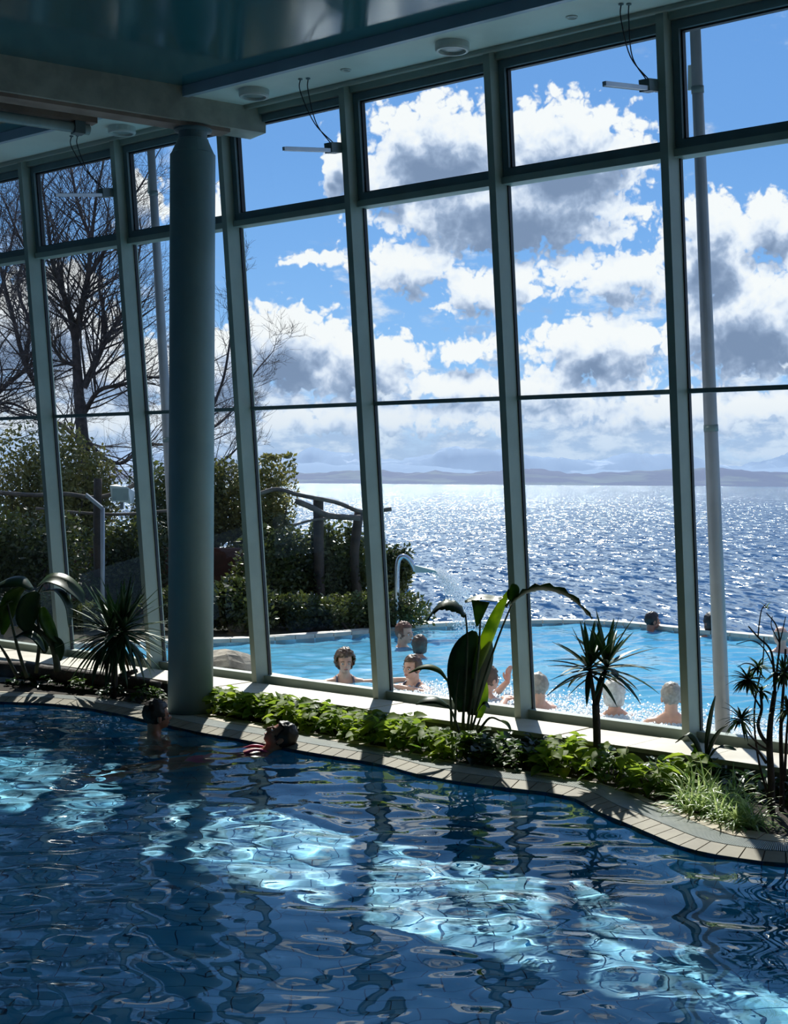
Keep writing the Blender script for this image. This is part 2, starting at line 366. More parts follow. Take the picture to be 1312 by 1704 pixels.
# ---- windows: one bay each, with the mullion on its far side
MW, MI, MO = 0.03, -0.10, 0.10                # half width, inner and outer face of a mullion
n_win = 0
for k in range(K0, K1):
    a, c = bay_s(k), bay_s(k + 1); n_win += 1
    win = empty('window_%d' % n_win, W(a, 0, ZB), kind='structure', label='tall leaning glazed bay of the window wall')
    MB().box(a - MW, a + MW, MI, MO, ZB - 0.02, ZH + 0.02, W).build('mullion', 'frame', win)
    if k == K1 - 1: MB().box(c - MW, c + MW, MI, MO, ZB - 0.02, ZH + 0.02, W).build('mullion', 'frame', win)
    l_, r_ = a + MW, c - MW
    MB().box(l_, r_, 0.0, MO, ZB - 0.02, ZB + 0.055, W).build('bottom_rail', 'frame', win)
    MB().box(l_, r_, 0.045, 0.085, ZT - 0.016, ZT + 0.016, W).build('glazing_bar', 'frame_dark', win)
    MB().box(l_, r_, -0.02, MO, ZU, ZU + 0.05, W).build('transom', 'frame', win)
    MB().box(l_, r_, -0.03, MO, ZH - 0.05, ZH + 0.02, W).build('head_rail', 'frame', win)
    z0, z1 = ZU + 0.055, ZH - 0.055; j = 0.058
    sash = MB(); sash.box(l_ + .004, l_ + j, 0.0, 0.085, z0, z1, W); sash.box(r_ - j, r_ - .004, 0.0, 0.085, z0, z1, W)
    sash.box(l_ + j, r_ - j, 0.0, 0.085, z0, z0 + j, W); sash.box(l_ + j, r_ - j, 0.0, 0.085, z1 - j, z1, W)
    so = sash.build('sash', 'frame_dark', win)
    bead = MB()
    for (q0, q1, w0, w1) in ((l_ + j, l_ + j + .012, z0 + j, z1 - j), (r_ - j - .012, r_ - j, z0 + j, z1 - j), (l_ + j, r_ - j, z0 + j, z0 + j + .012), (l_ + j, r_ - j, z1 - j - .012, z1 - j)):
        bead.box(q0, q1, 0.03, 0.07, w0, w1, W)
    bead.build('glazing_bead', 'cable', so)
    MB().add([W(l_ + j, 0.05, z0 + j), W(r_ - j, 0.05, z0 + j), W(r_ - j, 0.05, z1 - j), W(l_ + j, 0.05, z1 - j)], [(0, 1, 2, 3)]).build('pane', 'pane', so)
    for (w0, w1) in ((ZB + 0.055, ZT - 0.016), (ZT + 0.016, ZU)):
        MB().add([W(l_, 0.065, w0), W(r_, 0.065, w0), W(r_, 0.065, w1), W(l_, 0.065, w1)], [(0, 1, 2, 3)]).build('pane', 'pane', win)
    gk = MB(); gk.box(l_, l_ + .010, 0.05, 0.08, ZB + .055, ZU, W); gk.box(r_ - .010, r_, 0.05, 0.08, ZB + .055, ZU, W)
    gk.build('gasket', 'cable', win)
SA, SB = bay_s(K0), bay_s(K1)
# ---- ceiling, soffit strip along the glass, edge trim, roof with a wide eave
uh = -LEAN * (ZH - ZB)                        # upright coordinate of the head of the glass
SOFW = 0.66
MB().box(SA - .5, SB + .5, uh - SOFW, uh + 0.14, SOF_Z, SOF_Z + 0.05, V_).build('ceiling_soffit', 'soffit', kind='structure', label='pale flat soffit strip above the window wall')
tr = MB(); tr.tube([V_(SA - .5, uh - 0.14, SOF_Z - 0.012), V_(SB + .5, uh - 0.14, SOF_Z - 0.012)], 0.022, 10)
tr.build('trim_1', 'frame', kind='structure', smooth=True, label='rounded head moulding between soffit and glass')
MB().box(SA - .5, SB + .5, uh - SOFW - 0.05, uh - SOFW, SOF_Z - 0.015, CEIL_Z, V_).build('trim_2', 'trim', kind='structure', label='blue-grey edge trim between glossy ceiling and soffit')
MB().box(SA - .5, SB + .5, -16, uh - SOFW - 0.05, CEIL_Z, CEIL_Z + 0.1, V_).build('ceiling', 'ceiling', kind='structure', label='dark teal glossy stretched ceiling mirroring the windows')
EAVE_U, EAVE_Z = 2.25, 6.2  # eave out of view, reach and height set so its shadow ends the sunlit patch
MB().box(SA - 2, SB + 2, -16.5, EAVE_U, EAVE_Z, EAVE_Z + 0.25, V_).build('roof', 'roof', kind='structure', label='roof slab with a wide unseen eave sized to bound the sunlit water')
MB().box(SA - .5, SB + .5, uh + 0.05, uh + 0.14, SOF_Z + 0.05, EAVE_Z, V_).build('wall_above_glass', 'wall', kind='structure', label='wall strip between window head and eave')
for nm, a_ in (('wall_left', SA - .6), ('wall_right', SB + .5)):
    MB().box(a_, a_ + .1, -16, 0.4, -0.1, EAVE_Z, V_).build(nm, 'wall', kind='structure', label='plain pale side wall of the pool hall')
MB().box(SA - .5, SB + .5, -16.1, -16, -0.1, EAVE_Z, V_).build('wall_back', 'wall', kind='structure', label='plain pale back wall of the pool hall')
# ---- beam on the round column
COLX, COLY = -1.712, 12.17
bdir = Vector((-0.83, -0.56, 0)).normalized(); bn_ = Vector((-bdir.y, bdir.x, 0)); 
if bn_.y > 0: bn_ = -bn_                      # towards the camera
def B(a, b_, z): return Vector((COLX, COLY, 0)) + bdir * a + bn_ * b_ + Vector((0, 0, z))
BZ0 = 4.955
beam = empty('beam', (COLX, COLY, BZ0), kind='structure', label='pale ceiling beam running from the round column to the upper left')
MB().box(-0.62, 9, -0.14, 0.14, BZ0 + .03, CEIL_Z + .02, B).build('beam_body', 'beam', beam)
MB().box(-0.30, 9, -0.09, 0.10, BZ0, BZ0 + .03, B).build('bottom_rail', 'beam_rail', beam)
colm = empty('column', (COLX, COLY, 0.04), kind='structure', label='thick round blue-green column between pool and windows')
rc = 0.190
MB().lathe([(rc, 0.04), (rc, 4.74), (rc - 0.012, 4.755)], (COLX, COLY, 0), 48).build('shaft', 'column', colm, True)
MB().lathe([(rc - 0.012, 4.755), (rc - 0.055, 4.85), (rc - 0.06, 4.87)], (COLX, COLY, 0), 48).build('capital', 'column', colm)
MB().lathe([(0.12, 4.87), (0.12, 4.93), (0.16, 4.94), (0.16, BZ0)], (COLX, COLY, 0), 32).build('neck', 'frame_dark', colm)
# strip lamp trunking beyond the beam
lt = empty('strip_lamp', B(2.0, -0.45, 4.86), label='long strip lamp with round end hung behind the beam', cat='lamp')
MB().tube([B(0.75, -0.42, 4.93), B(6, -0.42, 4.93)], 0.045, 12).build('tube', 'lamp_glass', lt, True)
MB().box(0.7, 6, -0.48, -0.36, 4.98, 5.03, B).build('housing', 'beam_rail', lt)
for a_ in (0.8, 2.2): MB().box(a_, a_ + .09, -0.47, -0.37, 4.88, 5.0, B).build('end_clip', 'frame_dark', lt)
for a_ in (0.9, 3.5): MB().tube([B(a_, -.42, 5.03), B(a_, -.42, CEIL_Z)], .012, 6).build('hanger', 'frame_dark', lt)
# ---- round soffit lamps, small spots
def soffit_lamp(x, y, r_, label):
    c = on_z(x, y, SOF_Z); e = empty('soffit_lamp', (c.x, c.y, SOF_Z), label=label, cat='lamp', group='round soffit lamps')
    MB().lathe([(r_, 0), (r_, -.045), (r_ * .93, -.06), (r_ * .8, -.06), (r_ * .78, -.035)], (c.x, c.y, SOF_Z), 32).build('ring', 'white_plastic', e, False)
    MB().lathe([(r_ * .77, -.02), (r_ * .77, -.04), (r_ * .4, -.046), (0.01, -.048)], (c.x, c.y, SOF_Z), 32).build('diffuser', 'lamp_glass', e, False)
soffit_lamp(423, 150, .125, 'white round soffit lamp nearest the beam and column')
soffit_lamp(753, 72, .125, 'white round soffit lamp in the middle of the soffit strip')
soffit_lamp(203, 212, .125, 'white round soffit lamp half hidden behind the beam')
def spot(x, y, label):
    c = on_z(x, y, SOF_Z); e = empty('downlight', (c.x, c.y, SOF_Z), label=label, cat='lamp')
    MB().lathe([(.042, 0), (.042, -.006), (.034, -.010), (.030, -.004)], (c.x, c.y, SOF_Z), 20).build('rim', 'white_plastic', e)
    MB().lathe([(.029, -.002), (.02, -.004), (.002, -.005)], (c.x, c.y, SOF_Z), 20).build('lens', 'lamp_glass', e)
spot(952, 28, 'tiny recessed downlight between the two soffit cable outlets'); spot(576, 116, 'tiny recessed downlight right of the soffit lamp by the beam')
# ---- spindle window openers with their cables
def opener(k, z, cable_px, label):
    s_ = bay_s(k) - MW - .015
    root = W(s_, 0.02, z); e = empty('window_opener', root, label=label, cat='window opener', group='spindle window openers')
    L = 0.80; dr = (WN * L + Vector((0, 0, -0.125))).normalized()
    p0 = root; p1 = root + dr * L
    sd = WD; up = dr.cross(sd).normalized()
    def T(a, b_, c): return p0 + dr * a + sd * b_ + up * c
    MB().box(0, L * .97, -.012, .012, -.014, .014, T).build('spindle', 'alu', e)
    MB().box(0.02, L * .90, -.05, -.026, -.010, .022, T).build('guide_tube', 'frame_dark', e)
    MB().box(0.12, 0.24, -.06, .02, -.018, .062, T).build('motor', 'frame_dark', e)
    MB().box(-0.05, 0.03, -.03, .03, -.03, .03, T).build('bracket', 'frame', e)
    for q, (x, y) in enumerate(cable_px):
        c = on_z(x, y, SOF_Z); en = T(.16 + .04 * q, -.02, .055)
        mid = c.lerp(en, .55) + Vector((0, 0, -.06)) + WD * -.05
        MB().tube(catmull([c, c + Vector((0, 0, -.1)), mid, en], 6), .0045, 5).build('cable', 'cable', e, True)
    for x, y in cable_px:
        c = on_z(x, y, SOF_Z); MB().lathe([(.018, 0), (.018, -.008), (.008, -.012)], (c.x, c.y, SOF_Z), 12).build('grommet', 'frame_dark', e)
opener(0, 4.70, [(500, 131), (513, 130)], 'window opener with dangling cables on the bay right of the column')
opener(2, 4.70, [(1034, 6), (1047, 6)], 'window opener with dangling cables below the soffit at upper right')
opener(-2, 4.70, [(119, 226), (129, 225)], 'window opener in front of the bare tree')
# ---- outside masts that carry the eave
def mast(x0, y0, x1, y1, u, label):
    a, c = on_wall(x0, y0, u), on_wall(x1, y1, u); dr = (c - a) / (c.z - a.z)
    bot = a + dr * (-0.05 - a.z); top = a + dr * (EAVE_Z - a.z); L = top - bot
    e = empty('eave_mast', bot, label=label, cat='mast', group='leaning steel masts')
    MB().tube([bot, bot + L * .35, bot + L * .7, top], [.058, .052, .043, .036], 24).build('shaft', 'mast', e, True)
    MB().lathe([(.13, 0), (.13, .02), (.07, .03), (.07, .10)], (bot.x, bot.y, bot.z), 24).build('base_plate', 'mast', e)
    k = bot + dr * 1.0; 
    for hz in (2.45, 4.9):
        q = bot + dr * hz; MB().tube([q, q + dr * .05], .054 if hz < 3 else .046, 20).build('collar', 'frame_dark', e, True)
    q = bot + dr * 5.02
    MB().box(-.07, -.035, -.01, .01, -.09, .09, lambda x, y, z: q + WD * x - WN * y + Vector((0, 0, z))).build('bracket', 'white_plastic', e)
mast(1203, 1200, 1157.5, 50, 0.75, 'tapered grey steel mast outside the rightmost bay')
mast(277, 690, 251.5, 251, 0.75, 'tapered grey steel mast just left of the round column')
# ---- ledge under the glass, in slabs
led = empty('window_ledge', V_(0, -.35, ZB), kind='structure', label='low pale stone ledge under the window wall')
LEDU = -0.56
MB().box(SA - .5, SB + .5, LEDU + .012, 0.25, -0.3, ZB - .034, V_).build('plinth', 'ledge_face', led)
slab_len = 0.60; ns = int((SB - SA) / slab_len)
for i in range(ns):
    a = SA + i * slab_len
    if -6.2 < a < 5.2: MB().box(a + .005, a + slab_len - .005, LEDU, -0.09, ZB - .034, ZB - .004 + .002 * ((i * 7) % 3 - 1), V_).build('slab', 'ledge', led)
rest = MB(); rest.box(SA - .5, -6.3 + .4, LEDU, -0.09, ZB - .034, ZB - .004, V_); rest.box(5.4, SB + .5, LEDU, -0.09, ZB - .034, ZB - .004, V_)
rest.build('far_slab', 'ledge', led)
MB().box(SA - .5, SB + .5, -0.09, 0.30, ZB - .06, ZB - .02, V_).build('sill_plate', 'frame', led)
# ================================================================== indoor pool
EDGE_PX = [(-120, 1160), (0, 1165), (80, 1168), (150, 1176), (240, 1194), (320, 1213), (400, 1227), (513, 1248), (612, 1264), (652, 1273), (697, 1285), (771, 1298), (845, 1307), (920, 1316), (960, 1326), (991, 1344), (1041, 1365), (1088, 1385), (1132, 1403), (1183, 1416), (1264, 1428), (1312, 1432), (1400, 1434), (1500, 1430)]
INNER_PX = [(-120, 1146), (0, 1150), (60, 1152), (150, 1160), (240, 1172), (300, 1181), (355, 1188), (460, 1208), (560, 1226), (640, 1241), (700, 1257), (800, 1272), (900, 1284), (985, 1301), (1060, 1321), (1130, 1343), (1183, 1360), (1230, 1377), (1312, 1390), (1400, 1394), (1500, 1390)]
DECK_Z = 0.055
edge = resample(catmull([on_z(x, y, 0.035) for x, y in EDGE_PX], 8), 0.125)
inner = catmull([on_z(x, y, DECK_Z) for x, y in INNER_PX], 10)
NE = len(edge)
def nrm_at(i):
    t = (edge[min(i + 1, NE - 1)] - edge[max(i - 1, 0)]); t.z = 0; t.normalize(); n = Vector((-t.y, t.x, 0))
    return n if n.y > 0 else -n
nrms = [nrm_at(i) for i in range(NE)]
for _ in range(3): nrms = [(nrms[max(0, i - 1)] + nrms[i] * 2 + nrms[min(NE - 1, i + 1)]).normalized() for i in range(NE)]
wid = []
for i in range(NE):
    best_ = 9
    for q in inner:
        dq = q - edge[i]; dq.z = 0
        if abs(dq.dot(Vector((nrms[i].y, -nrms[i].x, 0)))) < 0.12: best_ = min(best_, max(.3, dq.dot(nrms[i])))
    wid.append(best_ if best_ < 3 else .5)
for _ in range(6): wid = [(wid[max(0, i - 1)] + wid[i] * 2 + wid[min(NE - 1, i + 1)]) / 4 for i in range(NE)]
TW, GW = 0.13, 0.19
def dk(i, t, z): q = edge[i] + nrms[i] * t; return Vector((q.x, q.y, z))
deck = empty('pool_deck', (0, 9, 0.0), kind='structure', label='curved stone pool surround between indoor pool and planting bed')
base = MB(); base.strip([[dk(i, 0.006, -0.10) for i in range(NE)], [dk(i, 0.006, 0.018) for i in range(NE)], [dk(i, TW, 0.042) for i in range(NE)], [dk(i, wid[i], 0.045) for i in range(NE)], [dk(i, wid[i] + .01, -0.1) for i in range(NE)]])
base.build('bedding', 'mortar', deck)
def tile_piece(i0, i1, t0, t1, za, zb_, g):
    a, c = lerp(i0, i1, 0) , i1
    def P(i, t, z): 
        f = max(0, min(NE - 1.001, i)); k = int(f); u = f - k
        return dk(k, t, z).lerp(dk(min(NE - 1, k + 1), t, z), u)
    gi = g / 0.125
    b4 = [P(i0 + gi, t0, za - .03), P(i1 - gi, t0, za - .03), P(i1 - gi, t1, zb_ - .03), P(i0 + gi, t1, zb_ - .03)]
    t4 = [P(i0 + gi, t0, za), P(i1 - gi, t0, za), P(i1 - gi, t1, zb_), P(i0 + gi, t1, zb_)]
    return MB().hexa(b4 + t4)
for i in range(NE - 1): tile_piece(i, i + 1, 0, TW - .004, .022, .050, .004).build('edge_tile', 'edge_tile', deck)
for i in range(0, NE - 2, 2):
    w1 = wid[i]
    zt_ = DECK_Z + .002 * math.sin(i * 2.3)
    tile_piece(i, i + 2, TW + GW + .004, (wid[i] + wid[min(NE - 1, i + 2)]) / 2, zt_, zt_, .004).build('stone_slab', 'slab', deck)
gr = MB()
for i in range(NE - 1):
    for q in range(9):
        f0, f1 = i + q / 9, i + (q + .55) / 9
        def P(i_, t, z): k = min(NE - 2, int(i_)); return dk(k, t, z).lerp(dk(k + 1, t, z), i_ - k)
        gr.hexa([P(f0, TW, .036), P(f1, TW, .036), P(f1, TW + GW, .036), P(f0, TW + GW, .036), P(f0, TW, .053), P(f1, TW, .053), P(f1, TW + GW, .053), P(f0, TW + GW, .053)])
gr.build('overflow_grate', 'grate', deck, kind='stuff', label='fine pale plastic bars of the overflow grate')
# planting bed between surround and ledge
bed = MB(); rows = [[], [], []]
for i in range(NE):
    q = dk(i, wid[i] - .01, 0.035); s_ = wall_s(q); e_ = V_(s_, LEDU + .05, 0.035)
    rows[0].append(q); rows[1].append(q.lerp(e_, .5) + Vector((0, 0, .03))); rows[2].append(e_)
bed.strip(rows).build('planting_bed', 'soil', kind='structure', smooth=True, label='dark soil of the planting bed along the ledge')
# pool basin
PZ = -0.95
flo = empty('pool_floor', (0, 7, PZ), kind='structure', label='blue tiled floor of the indoor pool under water')
receiver(MB().add([(-9, 1, PZ - .012), (9, 1, PZ - .012), (9, 16, PZ - .012), (-9, 16, PZ - .012)], [(0, 1, 2, 3)]).build('grout_bed', 'grout', flo))
TX, TY, GAP = 0.25, 0.125, 0.004
def tile_top(m, x0, y0):
    m.hexa([(x0 + GAP, y0 + GAP, PZ - .012), (x0 + TX - GAP, y0 + GAP, PZ - .012), (x0 + TX - GAP, y0 + TY - GAP, PZ - .012), (x0 + GAP, y0 + TY - GAP, PZ - .012),
            (x0 + GAP, y0 + GAP, PZ), (x0 + TX - GAP, y0 + GAP, PZ), (x0 + TX - GAP, y0 + TY - GAP, PZ), (x0 + GAP, y0 + TY - GAP, PZ)])
one = MB(); tile_top(one, 0, 0); one_me = one.mesh('floor_tile'); one_me.materials.append(MATS['pool_tile'])
edge_y = lambda x: min((q.y for q in edge if abs(q.x - x) < .2), default=9)
many = MB(); singles = []
nx, ny = int(9 / TX), int(11.0 / TY)
for j in range(ny):
    y0 = 3.0 + j * TY
    for i in range(nx):
        x0 = -4.6 + i * TX + (TX / 2 if j % 2 else 0)
        if y0 > edge_y(x0) + .3 or abs(x0) > 0.30 * y0 + .7: continue
        if y0 > 6.1 and len(singles) < 300 and abs(x0 + .1) < 0.275 * y0: singles.append((x0, y0))
        else: tile_top(many, x0, y0)
for (x0, y0) in singles:
    o = bpy.data.objects.new('floor_tile', one_me); COL.objects.link(o); o.parent = flo; o.location = (x0, y0 - 7, -PZ); receiver(o)
receiver(many.build('floor_tiles_beyond', 'pool_tile', flo, kind='stuff'))
bw = MB()
bw.strip([[dk(i, 0.0, 0.02) for i in range(NE)], [dk(i, 0.0, PZ) for i in range(NE)]])
wl = bw.build('pool_side', 'grout', kind='structure', label='tiled side wall of the indoor pool under the stone edge'); receiver(wl)
tm = MB(); nrow = 8
for r_ in range(nrow):
    z1 = -0.012 - r_ * TY; z0 = z1 - TY + .006
    for i in range(0, NE - 1):
        c4 = [dk(i, -.012, z0), dk(i + 1, -.012, z0)]; d_ = (c4[1] - c4[0]) * .024
        a, c = c4[0] + d_, c4[1] - d_; up = Vector((0, 0, TY - .006)); bk = nrms[i] * .012
        tm.hexa([a, c, c + bk, a + bk, a + up, c + up, c + up + bk, a + up + bk])
receiver(tm.build('wall_tiles', 'pool_tile', wl, kind='stuff'))
fr_ = MB()
# ---- water of the indoor pool: a rippled surface
rng = np.random.default_rng(5)
def wave_set(specs, main, spread, seed):
    g_ = np.random.default_rng(seed); out = []
    for L, A, n in specs:
        for _ in range(n): out.append((g_.normal(main, spread), 2 * math.pi / (L * g_.uniform(.8, 1.25)), A * g_.uniform(.6, 1.2), g_.uniform(0, 6.28)))
    return out
def wave_z(ws, X, Y):
    Z = 0 * X; qx = X + .06 * np.sin(Y * 2.1 + X); qy = Y + .06 * np.sin(X * 2.7 - Y * .6)
    for t, k, A, p_ in ws: Z = Z + A * np.sin(k * (qx * np.cos(t) + qy * np.sin(t)) + p_)
    return Z
def grid_water(name, xs, ys, ws, z, m, mask=None, caster=True, **kw):
    X, Y = np.meshgrid(xs, ys); Z = z + wave_z(ws, X, Y)
    nx_, ny_ = len(xs) - 1, len(ys) - 1
    v = np.stack([X, Y, Z], -1).reshape(-1, 3); i = np.arange(nx_ * ny_); a = (i // nx_) * (nx_ + 1) + i % nx_
    f = np.stack([a, a + 1, a + nx_ + 2, a + nx_ + 1], -1)
    if mask is not None:
        c = v[f].mean(1); f = f[mask(c[:, 0], c[:, 1])]
        used = np.unique(f); mp = np.zeros(len(v), int); mp[used] = np.arange(len(used)); v = v[used]; f = mp[f]
    me = bpy.data.meshes.new(name); me.from_pydata(v.tolist(), [], f.tolist()); me.polygons.foreach_set('use_smooth', [True] * len(f)); me.materials.append(MATS[m])
    o = bpy.data.objects.new(name, me); COL.objects.link(o); o.cycles.is_caustics_caster = caster
    return tag(o, kind='structure', **kw)
_ex = np.array(sorted((q.x, q.y) for q in edge))
def in_pool(x, y): return y < np.interp(x, _ex[:, 0], _ex[:, 1]) + .12
WS_IN = wave_set([(1.5, .0022, 4), (.8, .0016, 6), (.42, .0012, 10), (.25, .00085, 12), (.16, .00035, 8)], 1.35, .85, 11)
grid_water('pool_water', np.concatenate([np.linspace(-9, -4.8, 30), np.arange(-4.77, 4.77, .033), np.linspace(4.8, 9, 30)]), np.concatenate([np.linspace(1.5, 4.2, 30), np.arange(4.24, 14.2, .033)]), WS_IN, 0.0, 'pool_water', mask=in_pool, label='rippled blue water of the indoor pool')
MB().box(-12, 12, -14, 2.5, -.2, 0.06).build('floor', 'slab', kind='structure', label='tiled hall floor on the near side of the indoor pool')
# ================================================================== outdoors
OZ = -0.03                                     # outdoor water level
NEAR_PX = [(60, 1086), (120, 1092), (250, 1103), (350, 1113), (435, 1120), (533, 1136)]
FAR_PX = [(60, 1078), (130, 1074), (250, 1070), (358, 1066), (418, 1064.5), (520, 1058), (621, 1050), (720, 1040), (860, 1035), (960, 1034), (1038, 1038), (1126, 1047), (1211, 1055), (1292, 1063), (1400, 1075), (1500, 1090)]
near = [on_z(x, y, 0.03) for x, y in NEAR_PX]
s1 = wall_s(near[-1]); u1 = -(near[-1] - WO).dot(WN)
near = near + [V_(s, u1 - .2, 0.03) for s in (s1 + 2.0, s1 + 4, s1 + 6, 6.0, 8.5)]
far_ = [on_z(x, y, 0.03) for x, y in FAR_PX]
near = resample(catmull(near, 8), .3); far_ = resample(catmull(far_, 8), .3)
# ground outside: paving by the glass, earth further on the left
outline = near + [Vector((9.2, 12, 0.03)), Vector((9.5, 16.5, 0.03))] + far_[::-1]
cxy = np.array([[q.x, q.y] for q in outline])
def inside(px, py):
    res = np.zeros(px.shape, bool); j = len(cxy) - 1
    for i in range(len(cxy)):
        xi, yi = cxy[i]; xj, yj = cxy[j]
        c = ((yi > py) != (yj > py)) & (px < (xj - xi) * (py - yi) / (yj - yi + 1e-12) + xi); res ^= c; j = i
    return res
def poly(name, pts, z, m, **k):
    bm = bmesh.new(); vs = [bm.verts.new((q[0], q[1], z)) for q in pts]; f = bm.faces.new(vs)
    if f.normal.z < 0: f.normal_flip()
    bm.normal_update(); bmesh.ops.triangulate(bm, faces=bm.faces[:]); me = bpy.data.meshes.new(name); bm.to_mesh(me); bm.free()
    me.materials.append(MATS[m]); o = bpy.data.objects.new(name, me); COL.objects.link(o); return tag(o, **k)
gl_a, gl_b = V_(SA - 3, .28, 0), V_(SB + 3, .28, 0)
poly('terrace_paving', [gl_a] + [gl_b] + [Vector((14, 8, 0)), Vector((9.4, 11.8, 0))] + near[::-1] + [Vector((-9, 18, 0))], 0.02, 'paving', kind='structure', label='pale paving strip between window wall and outdoor pool')
poly('bank_ground', [Vector((-9, 18.6, 0)), near[0] + Vector((0, .2, 0))] + [q for q in far_ if q.x < .05] + [Vector((.1, 21.0, 0)), Vector((-.4, 22.5, 0)), Vector((-2.2, 27, 0)), Vector((-6, 42, 0)), Vector((-20, 48, 0)), Vector((-30, 30, 0))], 0.0, 'earth', kind='structure', label='earth bank planted with bushes beyond the outdoor pool')
def rim(name, pts, wd, sgn, label):
    e = empty(name, pts[0], kind='structure', label=label)
    for i in range(len(pts) - 1):
        a, c = pts[i], pts[i + 1]; t = (c - a).normalized(); n = Vector((-t.y, t.x, 0)) * sgn; g_ = t * .006
        a2, c2 = a + g_, c - g_
        h = [Vector((q.x, q.y, z)) for z in (-.12, .05) for q in (a2, c2, c2 + n * wd, a2 + n * wd)]
        MB().hexa(h).build('kerb_stone', 'rim', e)
rim('pool_rim_near', near, .32, -1, 'pale kerb stones on the near side of the outdoor pool')
rim('pool_rim_far', far_, .22, 1, 'thin pale kerb along the far side of the outdoor pool')
OPZ = -1.15
poly('outdoor_pool_floor', outline, OPZ, 'outer_pool', kind='structure', label='light blue floor of the outdoor pool under water')
ow = MB(); ow.strip([[Vector((q.x, q.y, 0.0)) for q in outline + outline[:1]], [Vector((q.x, q.y, OPZ)) for q in outline + outline[:1]]])
ow.build('outdoor_pool_side', 'outer_pool', kind='structure', label='light blue side wall of the outdoor pool')
WS_OUT = wave_set([(1.6, .006, 4), (.9, .004, 6), (.5, .0028, 8), (.3, .0020, 8), (.19, .0011, 8)], 1.2, 1.2, 21)
grid_water('outdoor_pool_water', np.arange(-7, 9.4, .055), np.arange(9.5, 21.2, .055), WS_OUT, OZ, 'outer_water', mask=inside, caster=False, label='choppy turquoise water of the outdoor pool')
# lake, far shore, mountains
LZ = -3.6
MB().add([(-9000, 21, LZ), (9000, 21, LZ), (9000, 9000, LZ), (-9000, 9000, LZ)], [(0, 1, 2, 3)]).build('lake', 'lake', kind='structure', label='wide glittering lake stretching to the far shore')
bk = MB(); bp = far_[3:] ; 
bk.strip([[Vector((q.x, q.y + .2, 0.0)) for q in bp], [Vector((q.x * 1.05, q.y + 1.8, LZ - .3)) for q in bp]])
bk.build('lake_bank', 'rock', kind='structure', label='stone embankment below the far pool kerb')
def range_(name, Y, x0, x1, hmax, depth, nx_, seed, m, sc, label):
    rows = []
    for j in range(9):
        t = j / 8; row = []
        for i in range(nx_ + 1):
            x = lerp(x0, x1, i / nx_)
            h = mnoise.fractal(Vector((x * sc, seed, j * .18)), 0.8, 2.2, 6) * .55 + .62
            env = math.sin(PI * min(1, t * .62)) ** 1.1
            row.append((x, Y + depth * t, LZ - 3 + max(0, h) * env * hmax + (2 if j else 0)))
        rows.append(row)
    MB().strip(rows).build(name, m, kind='structure', smooth=True, label=label)
range_('hills_far_shore', 8800, -3400, 3400, 150, 2600, 260, 3.1, 'hill', .0011, 'low hills of the far shore, distance haze painted in as dark blue')
range_('mountains_middle', 19000, -7000, 7000, 380, 6000, 260, 8.7, 'mountain', .00032, 'foothills beyond the far shore with painted blue haze')
range_('mountains_snowy', 42000, -15000, 15000, 1500, 9000, 320, 14.2, 'mountain', .00022, 'pale snow-streaked mountain range with haze painted into its colour')
fields = MB()
# ---- bushes
def bush(name, x, ytop, Y, wpx, n, label, m='bush', zb=0.0, seed=1, leaf=.075, spire=1.0):
    rd = random.Random(seed); top = at_y(x, ytop, Y); h = top.z - zb; rx = wpx / 2 / F_PX * Y; ry = rx * .8
    e = empty(name, (top.x, Y, zb), label=label, cat='bush', group='bushes on the bank')
    fo = MB(); nst = 9; n = int(n * 1.5)
    lobes = [(rd.uniform(-.65, .65) * rx, rd.uniform(-.6, .6) * ry, rd.uniform(.25, .8) * h, rd.uniform(.35, .6)) for _ in range(12)] + [(0, 0, h * .72, .5)]
    for i in range(n):
        lx, ly, lz, lr = rd.choice(lobes)
        d = Vector((rd.gauss(0, 1), rd.gauss(0, 1), rd.gauss(0, 1))).normalized() * (rd.random() ** .35)
        q = Vector((lx + d.x * rx * lr, ly + d.y * ry * lr, max(.05, min(h * 1.02, lz + d.z * h * .30 * spire))))
        L = leaf * rd.uniform(.6, 1.4); a = Vector((rd.gauss(0, 1), rd.gauss(0, 1), rd.gauss(0, .7) + .3)).normalized() * L
        b_ = a.cross(Vector((rd.gauss(0, 1), rd.gauss(0, 1), rd.gauss(0, 1)))).normalized() * L * .26
        q = q + Vector((top.x, Y, zb)); fo.add([q, q + a * .5 + b_, q + a, q + a * .5 - b_], [(0, 1, 2, 3)])
    fo.build('foliage', m, e, kind='stuff')
    for i in range(nst):
        lx, ly, lz, _ = lobes[i]
        MB().tube([Vector((top.x + lx * .15, Y + ly * .15, zb - .05)), Vector((top.x + lx * .6, Y + ly * .6, zb + lz * .55)), Vector((top.x + lx, Y + ly, zb + lz))], [.03, .02, .008], 5).build('stem', 'bark', e)
bush('bush', 30, 700, 24.0, 190, 6500, 'tall bush at the left picture edge behind the far palm', 'bush_pale', seed=2)
bush('bush', 128, 715, 23.0, 150, 6000, 'tall olive bush at the foot of the bare tree trunk', 'bush_pale', seed=3)
bush('bush', 40, 850, 20.0, 210, 6000, 'dark rounded bush below the fence rail at the left edge', 'bush', seed=4)
bush('bush', 265, 770, 22.5, 110, 4500, 'bush directly left of the round column', 'bush', seed=5)
bush('bush', 380, 765, 22.5, 120, 5500, 'loose bush showing between column and first mullion right of it', 'bush_pale', seed=6)
bush('bush', 452, 765, 22.0, 90, 5000, 'narrow upright bush with a pointed top left of the log railing', 'bush_pale', seed=7, spire=1.5)
bush('bush', 480, 880, 20.6, 170, 6500, 'dense dark bush under the log railing', 'bush', seed=8)
bush('bush', 575, 868, 21.0, 130, 6000, 'dense dark bush below the log railing post', 'bush', seed=9)
